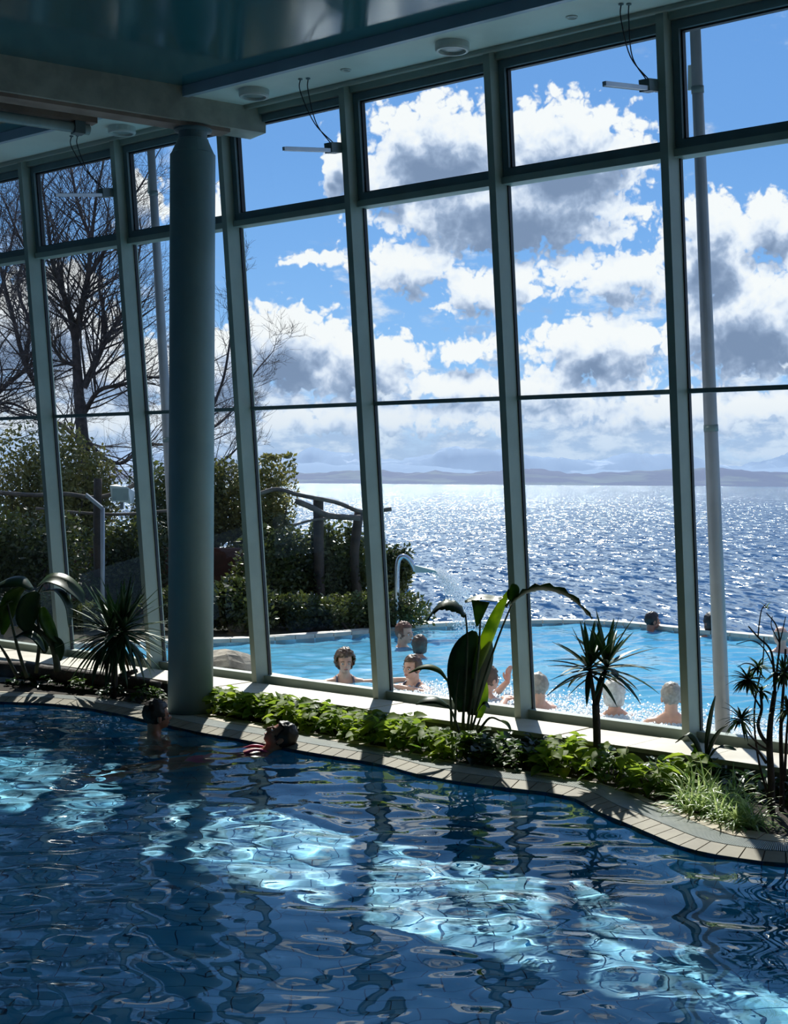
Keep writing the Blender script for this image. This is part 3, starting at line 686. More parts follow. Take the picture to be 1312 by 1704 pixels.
bush('bush', 655, 905, 21.4, 60, 2600, 'slim bush behind the swan neck shower', 'bush', seed=10)
bush('bush', 400, 960, 19.2, 150, 4500, 'low dark bush at the pool kerb right of the column', 'bush', seed=12)
bush('bush', 208, 868, 21.2, 150, 6000, 'low bush behind the lamp post and far palm', 'bush', seed=13)
for i_, (x_, yt_) in enumerate(((60, 985), (130, 1000), (300, 975), (445, 985), (520, 990), (590, 985), (655, 985))):
    bush('bush', x_, yt_, on_z(x_, 1060, .0).y + .9, 120, 2600, ['low bush at the kerb below the drooping plant', 'low bush at the kerb behind the far palm', 'low bush at the kerb just behind the column', 'low bush at the kerb under the upright bush', 'low bush at the kerb under the slanted log', 'low bush at the kerb under the log railing post', 'low bush at the kerb at the foot of the swan neck shower'][i_], 'bush', seed=40 + i_, leaf=.06)
MB().box(-5.6, -1.7, 21.6, 21.9, 0, 1.0).build('garden_terrace', 'terrace_wall', kind='structure', label='reddish garden wall glimpsed between the bushes')
# ---- bare trees
def tree(name, px, py, Y, top_px, label, seed, guides, rad):
    rd = random.Random(seed); gz = 0.0; root = at_y(px, py, Y); bot = Vector((root.x + .1, Y, gz))
    e = empty(name, bot, label=label, cat='tree', group='bare trees on the bank'); tw = MB(); br = MB()
    def grow(q, d, L, r_, depth):
        n = 4; pts = [q]; cur = q.copy(); dd = d.copy(); rr = [r_]
        for i in range(n):
            dd = (dd + Vector((rd.gauss(0, .17), rd.gauss(0, .17), rd.gauss(0, .10) + .07))).normalized(); cur = cur + dd * (L / n); pts.append(cur.copy()); rr.append(lerp(r_, r_ * .45, (i + 1) / n))
        (br if r_ > .02 else tw).tube(pts, rr, 6 if r_ > .03 else (4 if r_ > .010 else 3), cap=False)
        if depth <= 0: return
        for _ in range(rd.choice((3, 3, 4)) if depth > 1 else 5):
            k = rd.uniform(.25, 1.0); i = min(n - 1, int(k * n)); bq = pts[i].lerp(pts[i + 1], k * n - i)
            td = (pts[i + 1] - pts[i]).normalized(); ax = Vector((rd.gauss(0, 1), rd.gauss(0, 1), rd.gauss(0, .6)))
            sd = (ax - td * ax.dot(td)).normalized(); nd = (td * math.cos(.75) + sd * math.sin(.75)).normalized()
            grow(bq, nd, L * rd.uniform(.5, .78), max(.003, rr[i] * rd.uniform(.36, .5)), depth - 1)
    t0 = at_y(guides[0][0][0], guides[0][0][1], Y)
    MB().tube(catmull([bot, bot.lerp(t0, .5) + Vector((.05, 0, 0)), t0, at_y(*guides[0][1], Y), at_y(*guides[0][2], Y)], 4), [lerp(rad * 1.25, rad * .6, i / 16) for i in range(17)], 10).build('trunk', 'bark', e, True)
    for gd in guides[1:]:
        rs, pts_ = gd[0], gd[1:]
        dep = rd.uniform(-1, 1)
        P3 = [at_y(x, y, Y + dep * i * .5) for i, (x, y) in enumerate(pts_)]
        cp = catmull(P3, 5); rr = [lerp(rs, rs * .35, i / (len(cp) - 1)) for i in range(len(cp))]
        MB().tube(cp, rr, 7, cap=False).build('branch', 'bark', e, True)
        for i in range(1, len(cp)):
            td = (cp[i] - cp[i - 1]).normalized()
            for _ in range(2 if rad > .1 else 1):
                ax = Vector((rd.gauss(0, 1), rd.gauss(0, 1), rd.gauss(0, .6))); sd = (ax - td * ax.dot(td)).normalized()
                grow(cp[i], (td * .75 + sd * .7).normalized(), rd.uniform(.7, 1.7) * (1.1 - .4 * i / len(cp)) * (1 if rad > .1 else .5), rr[i] * .36, 2)
        grow(cp[-1], td, 1.3 if rad > .1 else .6, rr[-1], 3)
    br.build('bough', 'bark', e, True); tw.build('twigs', 'bark', e, kind='stuff')
tree('bare_tree', 137, 724, 27.0, 150, 'large leafless tree behind the glass left of the column', 4,
     [[(137, 724), (130, 640), (126, 566)],
      [.075, (126, 570), (116, 520), (98, 470), (86, 430), (80, 370)], [.07, (126, 566), (138, 500), (147, 455), (152, 400), (160, 330)],
      [.075, (139, 645), (158, 605), (175, 568), (200, 528), (225, 480)], [.05, (139, 690), (165, 650), (205, 640), (240, 628), (280, 630)],
      [.045, (134, 610), (105, 600), (85, 570), (70, 560)], [.045, (175, 568), (172, 520), (165, 470), (175, 400)], [.05, (136, 720), (170, 760), (205, 770), (240, 740), (285, 742)],
      [.045, (150, 455), (185, 400), (215, 340), (240, 300)], [.04, (98, 470), (60, 440), (30, 390), (10, 340)], [.04, (152, 400), (130, 340), (120, 290), (110, 240)], [.045, (134, 735), (100, 705), (70, 700), (30, 690)]], .125)
tree('bare_tree', -60, 760, 29.0, 200, 'leafless tree at the left picture edge with boughs reaching in', 9,
     [[(-60, 760), (-70, 690), (-80, 620)],
      [.07, (-62, 720), (0, 650), (50, 610), (62, 600)], [.06, (60, 640), (40, 600), (20, 520), (0, 440), (-10, 350)], [.05, (-40, 690), (10, 670), (60, 690)], [.05, (40, 600), (50, 540), (30, 480), (45, 400)], [.04, (-70, 640), (-10, 520), (20, 400), (30, 330)]], .13)
tree('bare_tree', 345, 860, 25.0, 500, 'small leafless tree half hidden behind the round column', 17,
     [[(345, 860), (340, 790), (338, 730)],
      [.035, (339, 740), (350, 690), (372, 630), (384, 560), (392, 500)], [.03, (340, 720), (370, 700), (395, 670), (425, 620), (450, 590)], [.03, (338, 735), (320, 660), (310, 590)], [.03, (340, 790), (380, 760), (400, 740)]], .055)
# ---- rough log railing
rail_e = empty('log_railing', at_y(532, 1000, 20.4), label='rough log railing with crooked rails above the bushes', cat='railing')
def logp(pts, r_, nm, m='log'): MB().tube(catmull([at_y(x, y, Y) for x, y, Y in pts], 5), r_, 9).build(nm, m, rail_e, True)
logp([(533, 1010, 20.4), (531, 920, 20.4), (530, 830, 20.4)], .075, 'post', 'log_dark')
logp([(163, 960, 20.8), (162, 880, 20.8), (163, 796, 20.8)], .06, 'post', 'log_dark')
logp([(598, 1010, 20.6), (590, 930, 20.6), (598, 852, 20.6)], .07, 'post', 'log_dark')
logp([(430, 822, 20.3), (462, 814, 20.3), (500, 824, 20.3), (560, 836, 20.3), (604, 852, 20.3), (652, 847, 20.3)], .030, 'rail')
logp([(492, 833, 20.2), (520, 845, 20.2), (548, 858, 20.2), (600, 862, 20.2)], .042, 'rail')
logp([(488, 874, 20.3), (530, 864, 20.3), (606, 858, 20.3)], .018, 'rail')
logp([(-60, 816, 20.9), (0, 820, 20.9), (60, 824, 20.9), (110, 822, 20.9), (160, 828, 20.9), (205, 816, 20.9), (235, 800, 20.9)], .032, 'rail')
logp([(60, 846, 20.9), (130, 853, 20.9), (200, 856, 20.9), (280, 850, 20.9)], .022, 'rail')
# lamp post and flood lamp
lp = empty('lamp_post', at_y(170, 1066, 18.6), label='slim grey outdoor lamp post with slanted arm left of the column', cat='lamp post')
MB().tube([at_y(171, 1070, 18.6), at_y(171, 845, 18.6)], .028, 10).build('pole', 'mast', lp, True)
q = at_y(171, 846, 18.6); q2 = at_y(144, 824, 18.6)
MB().box(0, 1, -.05, .05, -.025, .025, lambda x, y, z: q.lerp(q2, x) + Vector((0, y, z))).build('arm', 'mast', lp)
fl_ = empty('flood_lamp', at_y(203, 822, 20.6), label='boxy white flood lamp on the log railing', cat='lamp')
c = at_y(203, 822, 20.6)
MB().hexa([c + Vector(v) for v in ((-.12, -.13, -.10), (.15, -.13, -.13), (.15, .13, -.13), (-.12, .13, -.10), (-.15, -.13, .12), (.10, -.13, .10), (.16, .13, .03), (-.10, .13, .14))]).build('housing', 'white_plastic', fl_)
MB().box(-.11, .12, -.142, -.132, -.09, .08, lambda x, y, z: c + Vector((x, y, z))).build('lens', 'lamp_glass', fl_)
MB().box(-.02, .02, -.02, .02, -.22, -.10, lambda x, y, z: c + Vector((x, y, z))).build('bracket', 'mast', fl_)
# swan neck shower with a fan of water
sY = on_z(661, 1046, 0.05).y + .1
sn = empty('swan_neck_shower', at_y(661, 1046, sY), label='chrome swan neck shower spout at the far pool kerb', cat='shower spout')
MB().tube(catmull([at_y(x, y, sY) for x, y in ((661, 1048), (661, 1000), (661, 950), (664, 931), (672, 926), (681, 931), (688, 942), (691, 951))], 5), .036, 14).build('pipe', 'steel', sn, True)
n0, n1, n2, n3 = at_y(688, 940, sY), at_y(691, 953, sY), at_y(727, 951, sY), at_y(724, 948, sY)
MB().hexa([n1 + Vector((0, -.03, 0)), n2 + Vector((0, -.22, 0)), n2 + Vector((0, .22, 0)), n1 + Vector((0, .03, 0)), n0 + Vector((0, -.03, 0)), n3 + Vector((0, -.22, 0)), n3 + Vector((0, .22, 0)), n0 + Vector((0, .03, 0))]).build('fan_nozzle', 'white_plastic', sn)
MB().lathe([(.08, 0), (.08, .02), (.045, .04)], tuple(at_y(661, 1046, sY)), 20).build('base_flange', 'steel', sn)
rd = random.Random(3); sp = MB(); src = at_y(726, 951, sY)
for i in range(3600):
    t = rd.random() ** .8 * .46; v0 = rd.uniform(.5, 1.75); side = rd.uniform(-.9, .2)
    q = src + Vector((v0 * t * 1.15 + rd.gauss(0, .03), side * t + rd.uniform(-.2, .2), -.15 * t - 4.6 * t * t + rd.gauss(0, .03)))
    if q.z < OZ: continue
    r_ = rd.uniform(.003, .010); a = [q + Vector(d) * r_ for d in ((1, 0, 0), (-1, 0, 0), (0, 1, 0), (0, -1, 0), (0, 0, 1.4), (0, 0, -1.4))]
    sp.add(a, [(0, 2, 4), (2, 1, 4), (1, 3, 4), (3, 0, 4), (2, 0, 5), (1, 2, 5), (3, 1, 5), (0, 3, 5)])
sp.build('water_spray', 'foam', kind='stuff', label='white fan of spray falling from the swan neck shower', cat='spray')
rk = MB(); rk.ball(on_z(372, 1112, .1), (.42, .3, .17), 14, 9)
rk.v = [tuple(Vector(v) + Vector(v).normalized() * .0 + mnoise.noise_vector(Vector(v) * 4) * .06) for v in rk.v]
rk.build('rock', 'rock', smooth=False, label='rounded pale rock on the near pool kerb right of the column', cat='rock')
# bubbling foam along the seats
rd = random.Random(8); fm = MB()
for i in range(9000):
    s_ = rd.uniform(wall_s(on_z(600, 1150, 0)), wall_s(on_z(1290, 1230, 0)) + .6); u_ = u1 + .1 + abs(rd.gauss(0, .55)); q = V_(s_, u_, OZ + .012 + rd.uniform(0, .02))
    if rd.random() > .95 - .25 * (u_ - u1): continue
    r_ = rd.uniform(.006, .022) ; h = r_ * rd.uniform(.5, 1.2)
    fm.add([q + Vector((r_ * math.cos(a), r_ * math.sin(a), 0)) for a in (0, 1.26, 2.51, 3.77, 5.03)] + [q + Vector((0, 0, h))], [(0, 1, 5), (1, 2, 5), (2, 3, 5), (3, 4, 5), (4, 0, 5)])
fm.build('bubble_foam', 'foam', kind='stuff', label='white bubbling foam along the near side of the outdoor pool', cat='foam', smooth=True)
# ================================================================== indoor plants
def blade(m, root, d, L, wd, droop, n=6, fold=.25, roll=0.0):
    d = Vector(d).normalized(); side = d.cross(Vector((0, 0, 1)))
    if side.length < .05: side = Vector((1, 0, 0))
    side.normalize(); side = Matrix.Rotation(roll, 3, d) @ side
    q = Vector(root); rows = []
    for i in range(n + 1):
        t = i / n; wv = wd * (min(1, .45 + t * 2.2) if t < .3 else 1.0) * (1 - t ** 3) * .5
        up = side.cross(d).normalized()
        rows.append([q - side * wv + up * wv * fold, q - up * wv * fold * .3, q + side * wv + up * wv * fold])
        d = (d + Vector((0, 0, -droop / n))).normalized(); q = q + d * (L / n)
    m.strip(rows); return m
def broad(m, mid, wd, side, prof=None, fold=.12, n=4, wavy=0.0, rd=None):
    cp = catmull(mid, n); k = len(cp) - 1; rows = []; side = Vector(side)
    for i, q in enumerate(cp):
        t = i / k; wv = wd * .5 * (math.sin(PI * min(1, t * .92 + .06)) ** .7 if prof is None else prof(t))
        tg = (cp[min(k, i + 1)] - cp[max(0, i - 1)]).normalized(); sd = (side - tg * side.dot(tg)).normalized(); up = tg.cross(sd)
        wz = math.sin(i * 2.1) * wavy
        rows.append([q - sd * wv + up * (wv * fold + wz), q - sd * wv * .5 + up * wv * fold * .35, q, q + sd * wv * .5 + up * wv * fold * .35, q + sd * wv + up * (wv * fold - wz)])
    return m.strip(rows)
def solid(o, t=.0016):
    md = o.modifiers.new('thickness', 'SOLIDIFY'); md.thickness = t; md.offset = 0; return o
# ---- dracaena palms
def palm(label, px, base_y, Y, trunk_px, crowns, n, L, wd, rd, lean_out=1.0, tr=.026, skirt=0):
    b0 = at_y(px, base_y, Y); b0.z = 0.05
    e = empty('dracaena_palm', b0, label=label, cat='palm'); top = at_y(*trunk_px, Y)
    MB().tube(catmull([b0, b0.lerp(top, .5) + Vector((.006, 0, 0)), top], 5), [tr * 1.15] * 3 + [tr] * 8, 10).build('trunk', 'trunk', e, True)
    for (cx, cy) in crowns:
        c = at_y(cx, cy, Y); MB().tube([top - Vector((0, 0, .02)), top.lerp(c, .5) + Vector((0, 0, .01)), c + Vector((0, 0, .06))], [tr * .7, tr * .55, tr * .4], 8).build('branch', 'trunk', e, True)
        for i in range(n):
            a = i * 2.39996 + rd.uniform(-.2, .2); k = (i + .5) / n; elv = lerp(1.45, -.25 * lean_out, k ** .8) + rd.uniform(-.12, .12)
            d = Vector((math.cos(a) * math.cos(elv), math.sin(a) * math.cos(elv), math.sin(elv)))
            o = blade(MB(), c + Vector((0, 0, .07 * (1 - k))), d, L * rd.uniform(.8, 1.1) * lerp(.9, 1.05, k), wd, lerp(.05, .75, k) * rd.uniform(.5, 1.3)).build('leaf', 'leaf_palm', e, True)
            solid(o)
        for i in range(skirt):
            a = rd.uniform(0, 6.28); d = Vector((math.cos(a) * .8, math.sin(a) * .8, -.25))
            solid(blade(MB(), c - Vector((0, 0, .03)), d, L * rd.uniform(.7, 1.0), wd, 1.6).build('leaf', 'leaf_palm' if i % 3 else 'leaf_dry', e, True))
rdp = random.Random(12)
palm('slim dracaena palm with two leaf crowns in front of the bay beside the paddle-leaved plant', 993, 1280, 9.72, (992, 1172), [(981, 1122), (1010, 1118)], 32, .38, .042, rdp)
palm('bushy dark dracaena palm left of the round column', 189, 1165, 12.98, (190, 1105), [(186, 1062), (205, 1056)], 58, .52, .044, rdp, 1.5, .03, skirt=16)
# ---- banana-like plant with broad leaves
BY = 10.32
bb = at_y(776, 1240, BY); bb.z = .05
ban = empty('bird_of_paradise_plant', bb, label='tall plant with broad paddle leaves in the middle of the planting bed', cat='plant')
VD = Vector((0, 1, 0)); SD = Vector((1, 0, 0))
def bleaf(stem, mid, wd, side, m='leaf_big', fold=.15, prof=None, dy=0.0, wavy=0.0):
    p_ = [at_y(x, y, BY + dy + k * .0) for k, (x, y) in enumerate(stem)]
    if len(p_) > 1: MB().tube(catmull(p_, 5), [lerp(.011, .006, i / ((len(p_) - 1) * 5)) for i in range((len(p_) - 1) * 5 + 1)], 7).build('leaf_stalk', 'stem', ban, True)
    q = [at_y(x, y, BY + dy) for x, y in mid]
    solid(broad(MB(), q, wd, side, prof, fold, 5, wavy).build('leaf', m, ban, True), .002)
bleaf([(778, 1215), (785, 1165), (795, 1120)], [(788, 1130), (806, 1080), (826, 1030), (848, 982)], .11, (.9, .35, .4), 'leaf', .35)
bleaf([(772, 1215), (772, 1180)], [(772, 1185), (772, 1130), (778, 1085), (790, 1050)], .25, (1, .15, 0), 'leaf_dark', .10)
bleaf([(783, 1215), (788, 1180)], [(785, 1190), (792, 1140), (806, 1100), (815, 1060)], .20, (.8, .5, 0), 'leaf_dark', .12, dy=.05)
bleaf([(770, 1215), (776, 1120), (778, 1060), (775, 1022)], [(775, 1026), (764, 1010), (742, 1003), (724, 1012), (708, 1035)], .14, (.25, .9, .5), 'leaf_dark', .25, wavy=.006)
bleaf([(788, 1160), (797, 1080), (800, 1030)], [(800, 1000), (798, 1015), (796, 1030), (794, 1042)], .135, (1, .1, .1), 'leaf_big', .10, prof=lambda t: max(.05, 1 - t * .9), dy=-.05)
bleaf([(800, 995), (802, 998)], [(774, 1002), (800, 996), (825, 998), (838, 994)], .12, (0, .95, .3), 'leaf_dark', .15, dy=-.02)
bleaf([(790, 1190), (806, 1130), (830, 1060), (852, 1006)], [(852, 1004), (880, 986), (912, 982), (950, 996), (986, 1030)], .15, (.1, .9, -.35), 'leaf_dark', .30, wavy=.012)
bleaf([(842, 1010), (850, 998)], [(850, 1000), (853, 990), (856, 980), (852, 972)], .09, (1, .2, 0), 'leaf_big', .1)
bleaf([(752, 1215), (750, 1160), (745, 1132)], [(747, 1134), (734, 1116), (716, 1108), (698, 1110), (680, 1120)], .075, (.2, .9, .4), 'leaf_big', .3)
bleaf([(757, 1215), (760, 1150), (764, 1120)], [(768, 1165), (762, 1130), (764, 1100)], .09, (1, .3, 0), 'leaf_dark', .1)
bleaf([(765, 1220), (755, 1190), (745, 1172)], [(748, 1176), (728, 1164), (708, 1164), (692, 1172)], .10, (.1, .9, .4), 'leaf_dark', .2, dy=-.1)
bleaf([(785, 1215), (795, 1185)], [(795, 1185), (806, 1172), (815, 1178)], .08, (.3, .9, .2), 'leaf_dark', .2)
bleaf([(790, 1220), (800, 1195)], [(798, 1195), (800, 1160), (806, 1128)], .14, (.9, .4, 0), 'leaf', .15, dy=.1)
bleaf([(795, 1220), (815, 1195), (835, 1200)], [(833, 1199), (845, 1206), (852, 1222)], .05, (.3, .9, .3), 'leaf_big', .2)
# ---- large drooping plant at the left edge
LY = 13.35
lb = at_y(45, 1130, LY); lb.z = .05
mon = empty('large_leaf_plant', lb, label='glossy plant with drooping broad leaves at the left picture edge', cat='plant')
def mleaf(mid, wd, side, m='leaf_dark', fold=.25, dy=0.0, wavy=0.0):
    solid(broad(MB(), [at_y(x, y, LY + dy) for x, y in mid], wd, side, None, fold, 5, wavy).build('leaf', m, mon, True), .003)
def mstalk(pts, r0=.02, r1=.008): 
    p_ = catmull([at_y(x, y, LY) for x, y in pts], 5); MB().tube(p_, [lerp(r0, r1, i / (len(p_) - 1)) for i in range(len(p_))], 8).build('leaf_stalk', 'stem', mon, True)
mstalk([(96, 1118), (92, 1090), (80, 1062), (55, 1040), (38, 1010)], .035, .02); mstalk([(45, 1128), (30, 1080), (18, 1030), (8, 985)]); mstalk([(60, 1120), (66, 1060), (60, 1000), (72, 972)])
mstalk([(30, 1128), (10, 1090), (-10, 1060)])
mleaf([(62, 978), (82, 966), (106, 972), (128, 990), (138, 1004)], .24, (.15, .9, .35)); mleaf([(70, 985), (95, 985), (112, 1008), (115, 1044)], .15, (.3, .9, 0), dy=-.12)
mleaf([(55, 980), (36, 964), (10, 966), (-15, 980)], .22, (0, .9, .4)); mleaf([(40, 975), (20, 990), (10, 1020), (4, 1056)], .18, (.7, .6, 0), 'leaf_big'); mleaf([(62, 985), (50, 1000), (42, 1030), (50, 1055)], .22, (.8, .5, 0), dy=-.05)
mleaf([(52, 1045), (60, 1060), (72, 1075), (74, 1088)], .12, (.6, .7, .2)); mleaf([(25, 1062), (45, 1056), (62, 1066), (75, 1086)], .12, (.1, .9, .4), dy=-.15); mleaf([(70, 1010), (74, 1030), (84, 1052), (96, 1070)], .14, (.7, .6, 0), 'leaf_big')
mleaf([(20, 1000), (-5, 1020), (-20, 1060)], .2, (.5, .8, 0)); mleaf([(88, 1060), (98, 1075), (100, 1100)], .10, (.8, .4, 0))
# ---- many-stemmed shrub at the right edge
RY = 8.55
rb = at_y(1287, 1380, RY); rb.z = .05
dra = empty('branched_dracaena', rb, label='bare-stemmed branching dracaena at the right picture edge', cat='plant')
def rs(pts, r0=.02, r1=.008, dy=0.0):
    p_ = catmull([at_y(x, y, RY + dy * i) for i, (x, y) in enumerate(pts)], 4); MB().tube(p_, [lerp(r0, r1, i / (len(p_) - 1)) * .78 for i in range(len(p_))], 7).build('stem', 'trunk', dra, True)
rs([(1284, 1385), (1284, 1300), (1281, 1240), (1283, 1200), (1290, 1150)], .032, .018); rs([(1281, 1240), (1268, 1225), (1262, 1205), (1268, 1180), (1266, 1150)], .017, .010); rs([(1290, 1150), (1288, 1110), (1282, 1080), (1262, 1060), (1246, 1042)], .012, .005)
rs([(1290, 1150), (1294, 1110), (1298, 1070), (1292, 1040), (1276, 1020)], .010, .004); rs([(1288, 1110), (1276, 1085), (1262, 1070), (1248, 1066), (1226, 1072)], .006, .003); rs([(1300, 1385), (1302, 1300), (1300, 1220), (1304, 1150), (1308, 1080)], .022, .008, .03)
rs([(1306, 1300), (1310, 1220), (1316, 1150), (1310, 1090)], .012, .005); rs([(1298, 1070), (1290, 1055), (1284, 1040), (1286, 1025)], .005, .003); rs([(1262, 1060), (1264, 1040), (1268, 1015), (1276, 1004)], .006, .003); rs([(1298, 1070), (1304, 1045), (1308, 1026)], .005, .003)
rs([(1268, 1180), (1256, 1160), (1248, 1140)], .008, .005); rs([(1284, 1250), (1266, 1240), (1250, 1225), (1236, 1205)], .010, .005); rs([(1276, 1270), (1262, 1250), (1245, 1238)], .012, .007); rs([(1274, 1130), (1255, 1108), (1240, 1104), (1228, 1110)], .006, .003); rs([(1280, 1330), (1262, 1260), (1256, 1180), (1270, 1100), (1272, 1060)], .010, .004, .02)
rs([(1312, 1385), (1318, 1250), (1322, 1120), (1316, 1060)], .014, .006, .02)
rdd = random.Random(31)
for (x, y, n, L) in ((1246, 1132, 80, .125), (1234, 1198, 46, .14), (1304, 1120, 60, .13), (1268, 1150, 16, .09), (1312, 1180, 36, .13), (1276, 1012, 6, .05), (1262, 1110, 24, .09)):
    c = at_y(x, y, RY)
    for i in range(n):
        a = rdd.uniform(0, 6.28); elv = rdd.uniform(-.7, 1.3); d = (math.cos(a) * math.cos(elv), math.sin(a) * math.cos(elv), math.sin(elv))
        solid(blade(MB(), c, d, L * rdd.uniform(.7, 1.15), .017, .9, 4).build('leaf', ('leaf_big', 'leaf_palm', 'leaf_stripe', 'leaf_palm')[i % 4], dra, True), .001)
# ---- sword-leaved plant against the sill
SY = 9.45
sb_ = at_y(1172, 1262, SY); sb_.z = .06
sw = empty('sword_leaf_plant', sb_, label='small plant with dark sword leaves against the ledge by the right mast', cat='plant')
for mid, wd_, m_ in (([(1176, 1262), (1178, 1230), (1184, 1190), (1191, 1158)], .045, 'leaf_dark'), ([(1168, 1262), (1160, 1235), (1145, 1222), (1124, 1236)], .05, 'leaf_dark'), ([(1178, 1260), (1186, 1238), (1198, 1218), (1212, 1206)], .05, 'leaf_dark'),
                    ([(1180, 1262), (1194, 1246), (1212, 1244), (1226, 1248)], .045, 'leaf_dark'), ([(1170, 1264), (1164, 1252), (1158, 1242), (1150, 1240)], .07, 'leaf'), ([(1166, 1262), (1158, 1250), (1150, 1254)], .07, 'leaf')):
    solid(broad(MB(), [at_y(x, y, SY) for x, y in mid], wd_, (.8, .5, .2), None, .2, 5).build('leaf', m_, sw, True), .002)
# ---- variegated grass-like clumps
def clone(o, parent=None):
    c = o.copy(); COL.objects.link(c); c.parent = parent
    for ch in o.children: clone(ch, c)
    return c
def spider_mesh(seed):
    rd = random.Random(seed); e = []
    m = MB()
    for i in range(46):
        a = rd.uniform(0, 6.28); elv = rd.uniform(.5, 1.45); d = (math.cos(a) * math.cos(elv), math.sin(a) * math.cos(elv), math.sin(elv))
        blade(m, (rd.gauss(0, .018), rd.gauss(0, .018), 0), d, rd.uniform(.16, .30), .013, rd.uniform(1.2, 2.4), 6, .35)
    return m
sp_me = []
for sd_ in (1, 2, 3): me = spider_mesh(sd_).mesh('blades', True); me.materials.append(MATS['leaf_stripe']); sp_me.append(me)
for i, (x, y) in enumerate(((1112, 1322), (1140, 1316), (1165, 1330), (1135, 1338), (1190, 1340), (1170, 1350), (1215, 1352), (1200, 1366), (1238, 1366), (1228, 1376), (1255, 1378), (1150, 1350), (1185, 1322), (1222, 1336))):
    c = on_z(x, y, .05); e = empty('spider_plant', c, label='pale striped spider plant clump spilling over the stone edge', cat='plant', group='spider plants by the branching dracaena'); e.rotation_euler.z = i * 1.3; e.scale = (1.0 + .12 * (i % 3 - 1),) * 3
    o = bpy.data.objects.new('blades', sp_me[i % 3]); COL.objects.link(o); o.parent = e; o['kind'] = 'stuff'
# ---- leafy ground cover
def cover_mesh(seed, n, rad, hgt, lf):
    rd = random.Random(seed); m = MB()
    for i in range(n):
        a = rd.uniform(0, 6.28); r_ = rad * math.sqrt(rd.random()); h = hgt * (1 - (r_ / rad) ** 2 * .75) * rd.uniform(.55, 1.05)
        q = Vector((r_ * math.cos(a), r_ * math.sin(a), h)); out = Vector((math.cos(a), math.sin(a), rd.uniform(-.3, .6))) + Vector((rd.gauss(0, .5), rd.gauss(0, .5), 0)); out.normalize()
        sd = out.cross(Vector((rd.gauss(0, .3), rd.gauss(0, .3), 1))).normalized(); L = lf * rd.uniform(.7, 1.3); up = sd.cross(out)
        rows = []
        for t, wv in ((0, .12), (.22, .95), (.5, 1), (.78, .62), (1, .03)):
            c = q + out * L * t + Vector((0, 0, -.25 * L * t * t)); ww = L * .36 * wv; rows.append([c - sd * ww + up * ww * .35, c, c + sd * ww + up * ww * .35])
        m.strip(rows)
        if i % 4 == 0: m.tube([Vector((q.x * .4, q.y * .4, 0)), Vector((q.x * .8, q.y * .8, h * .6)), q], .0025, 3, cap=False)
    return m
cv = {}
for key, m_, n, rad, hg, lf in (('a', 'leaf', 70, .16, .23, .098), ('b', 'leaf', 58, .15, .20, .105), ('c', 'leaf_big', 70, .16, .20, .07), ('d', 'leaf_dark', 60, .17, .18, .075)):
    me = cover_mesh(ord(key), n, rad, hg, lf).mesh('foliage', True); me.materials.append(MATS[m_]); cv[key] = me
rdc = random.Random(77)
def cover(c, key, label, group, sc=1.0):
    e = empty('ground_cover_plant', c, label=label, cat='plant', group=group); e.rotation_euler.z = rdc.uniform(0, 6.28); e.scale = (sc,) * 3
    o = bpy.data.objects.new('foliage', cv[key]); COL.objects.link(o); o.parent = e; o['kind'] = 'stuff'
for i in range(NE):
    q = dk(i, wid[i] + .10, .04); x_ = q.x / q.y * F_PX + 656
    if not (-40 < x_ < 1310): continue
    ldg = V_(wall_s(q), LEDU, 0.04); span = (ldg - q).dot(-WN)
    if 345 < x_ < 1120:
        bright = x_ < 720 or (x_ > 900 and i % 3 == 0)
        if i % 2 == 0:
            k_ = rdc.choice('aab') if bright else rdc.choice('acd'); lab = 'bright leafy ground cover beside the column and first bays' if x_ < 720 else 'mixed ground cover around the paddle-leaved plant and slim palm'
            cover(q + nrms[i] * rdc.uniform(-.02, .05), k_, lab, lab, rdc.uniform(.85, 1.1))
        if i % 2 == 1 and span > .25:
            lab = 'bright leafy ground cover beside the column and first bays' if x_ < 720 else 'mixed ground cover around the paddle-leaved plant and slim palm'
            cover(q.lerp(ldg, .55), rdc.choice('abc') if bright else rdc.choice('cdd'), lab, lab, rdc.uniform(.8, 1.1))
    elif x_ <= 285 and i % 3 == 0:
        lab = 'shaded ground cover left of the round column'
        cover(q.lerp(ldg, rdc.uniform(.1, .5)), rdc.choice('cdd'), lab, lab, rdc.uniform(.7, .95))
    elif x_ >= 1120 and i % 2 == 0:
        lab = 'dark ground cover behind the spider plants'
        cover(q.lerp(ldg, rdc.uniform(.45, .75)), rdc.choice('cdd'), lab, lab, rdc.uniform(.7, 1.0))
# ---- driftwood log
lg = empty('driftwood_log', on_z(140, 1140, .12), label='dark driftwood log lying in the bed left of the column', cat='log')
lp_ = [on_z(-40, 1110, .16), on_z(40, 1116, .17), on_z(110, 1124, .17), on_z(190, 1133, .16), on_z(268, 1143, .14)]
MB().tube(catmull(lp_, 5), [.085, .09, .085, .08, .085, .09, .085, .08, .075, .08, .08, .075, .07, .07, .075, .07, .065, .06, .06, .055, .045], 12).build('trunk', 'log_dark', lg, True)
MB().tube([lp_[3], lp_[3] + Vector((.12, -.05, .07)), lp_[3] + Vector((.22, -.02, .10))], [.04, .03, .018], 8).build('branch_stub', 'log_dark', lg, True)
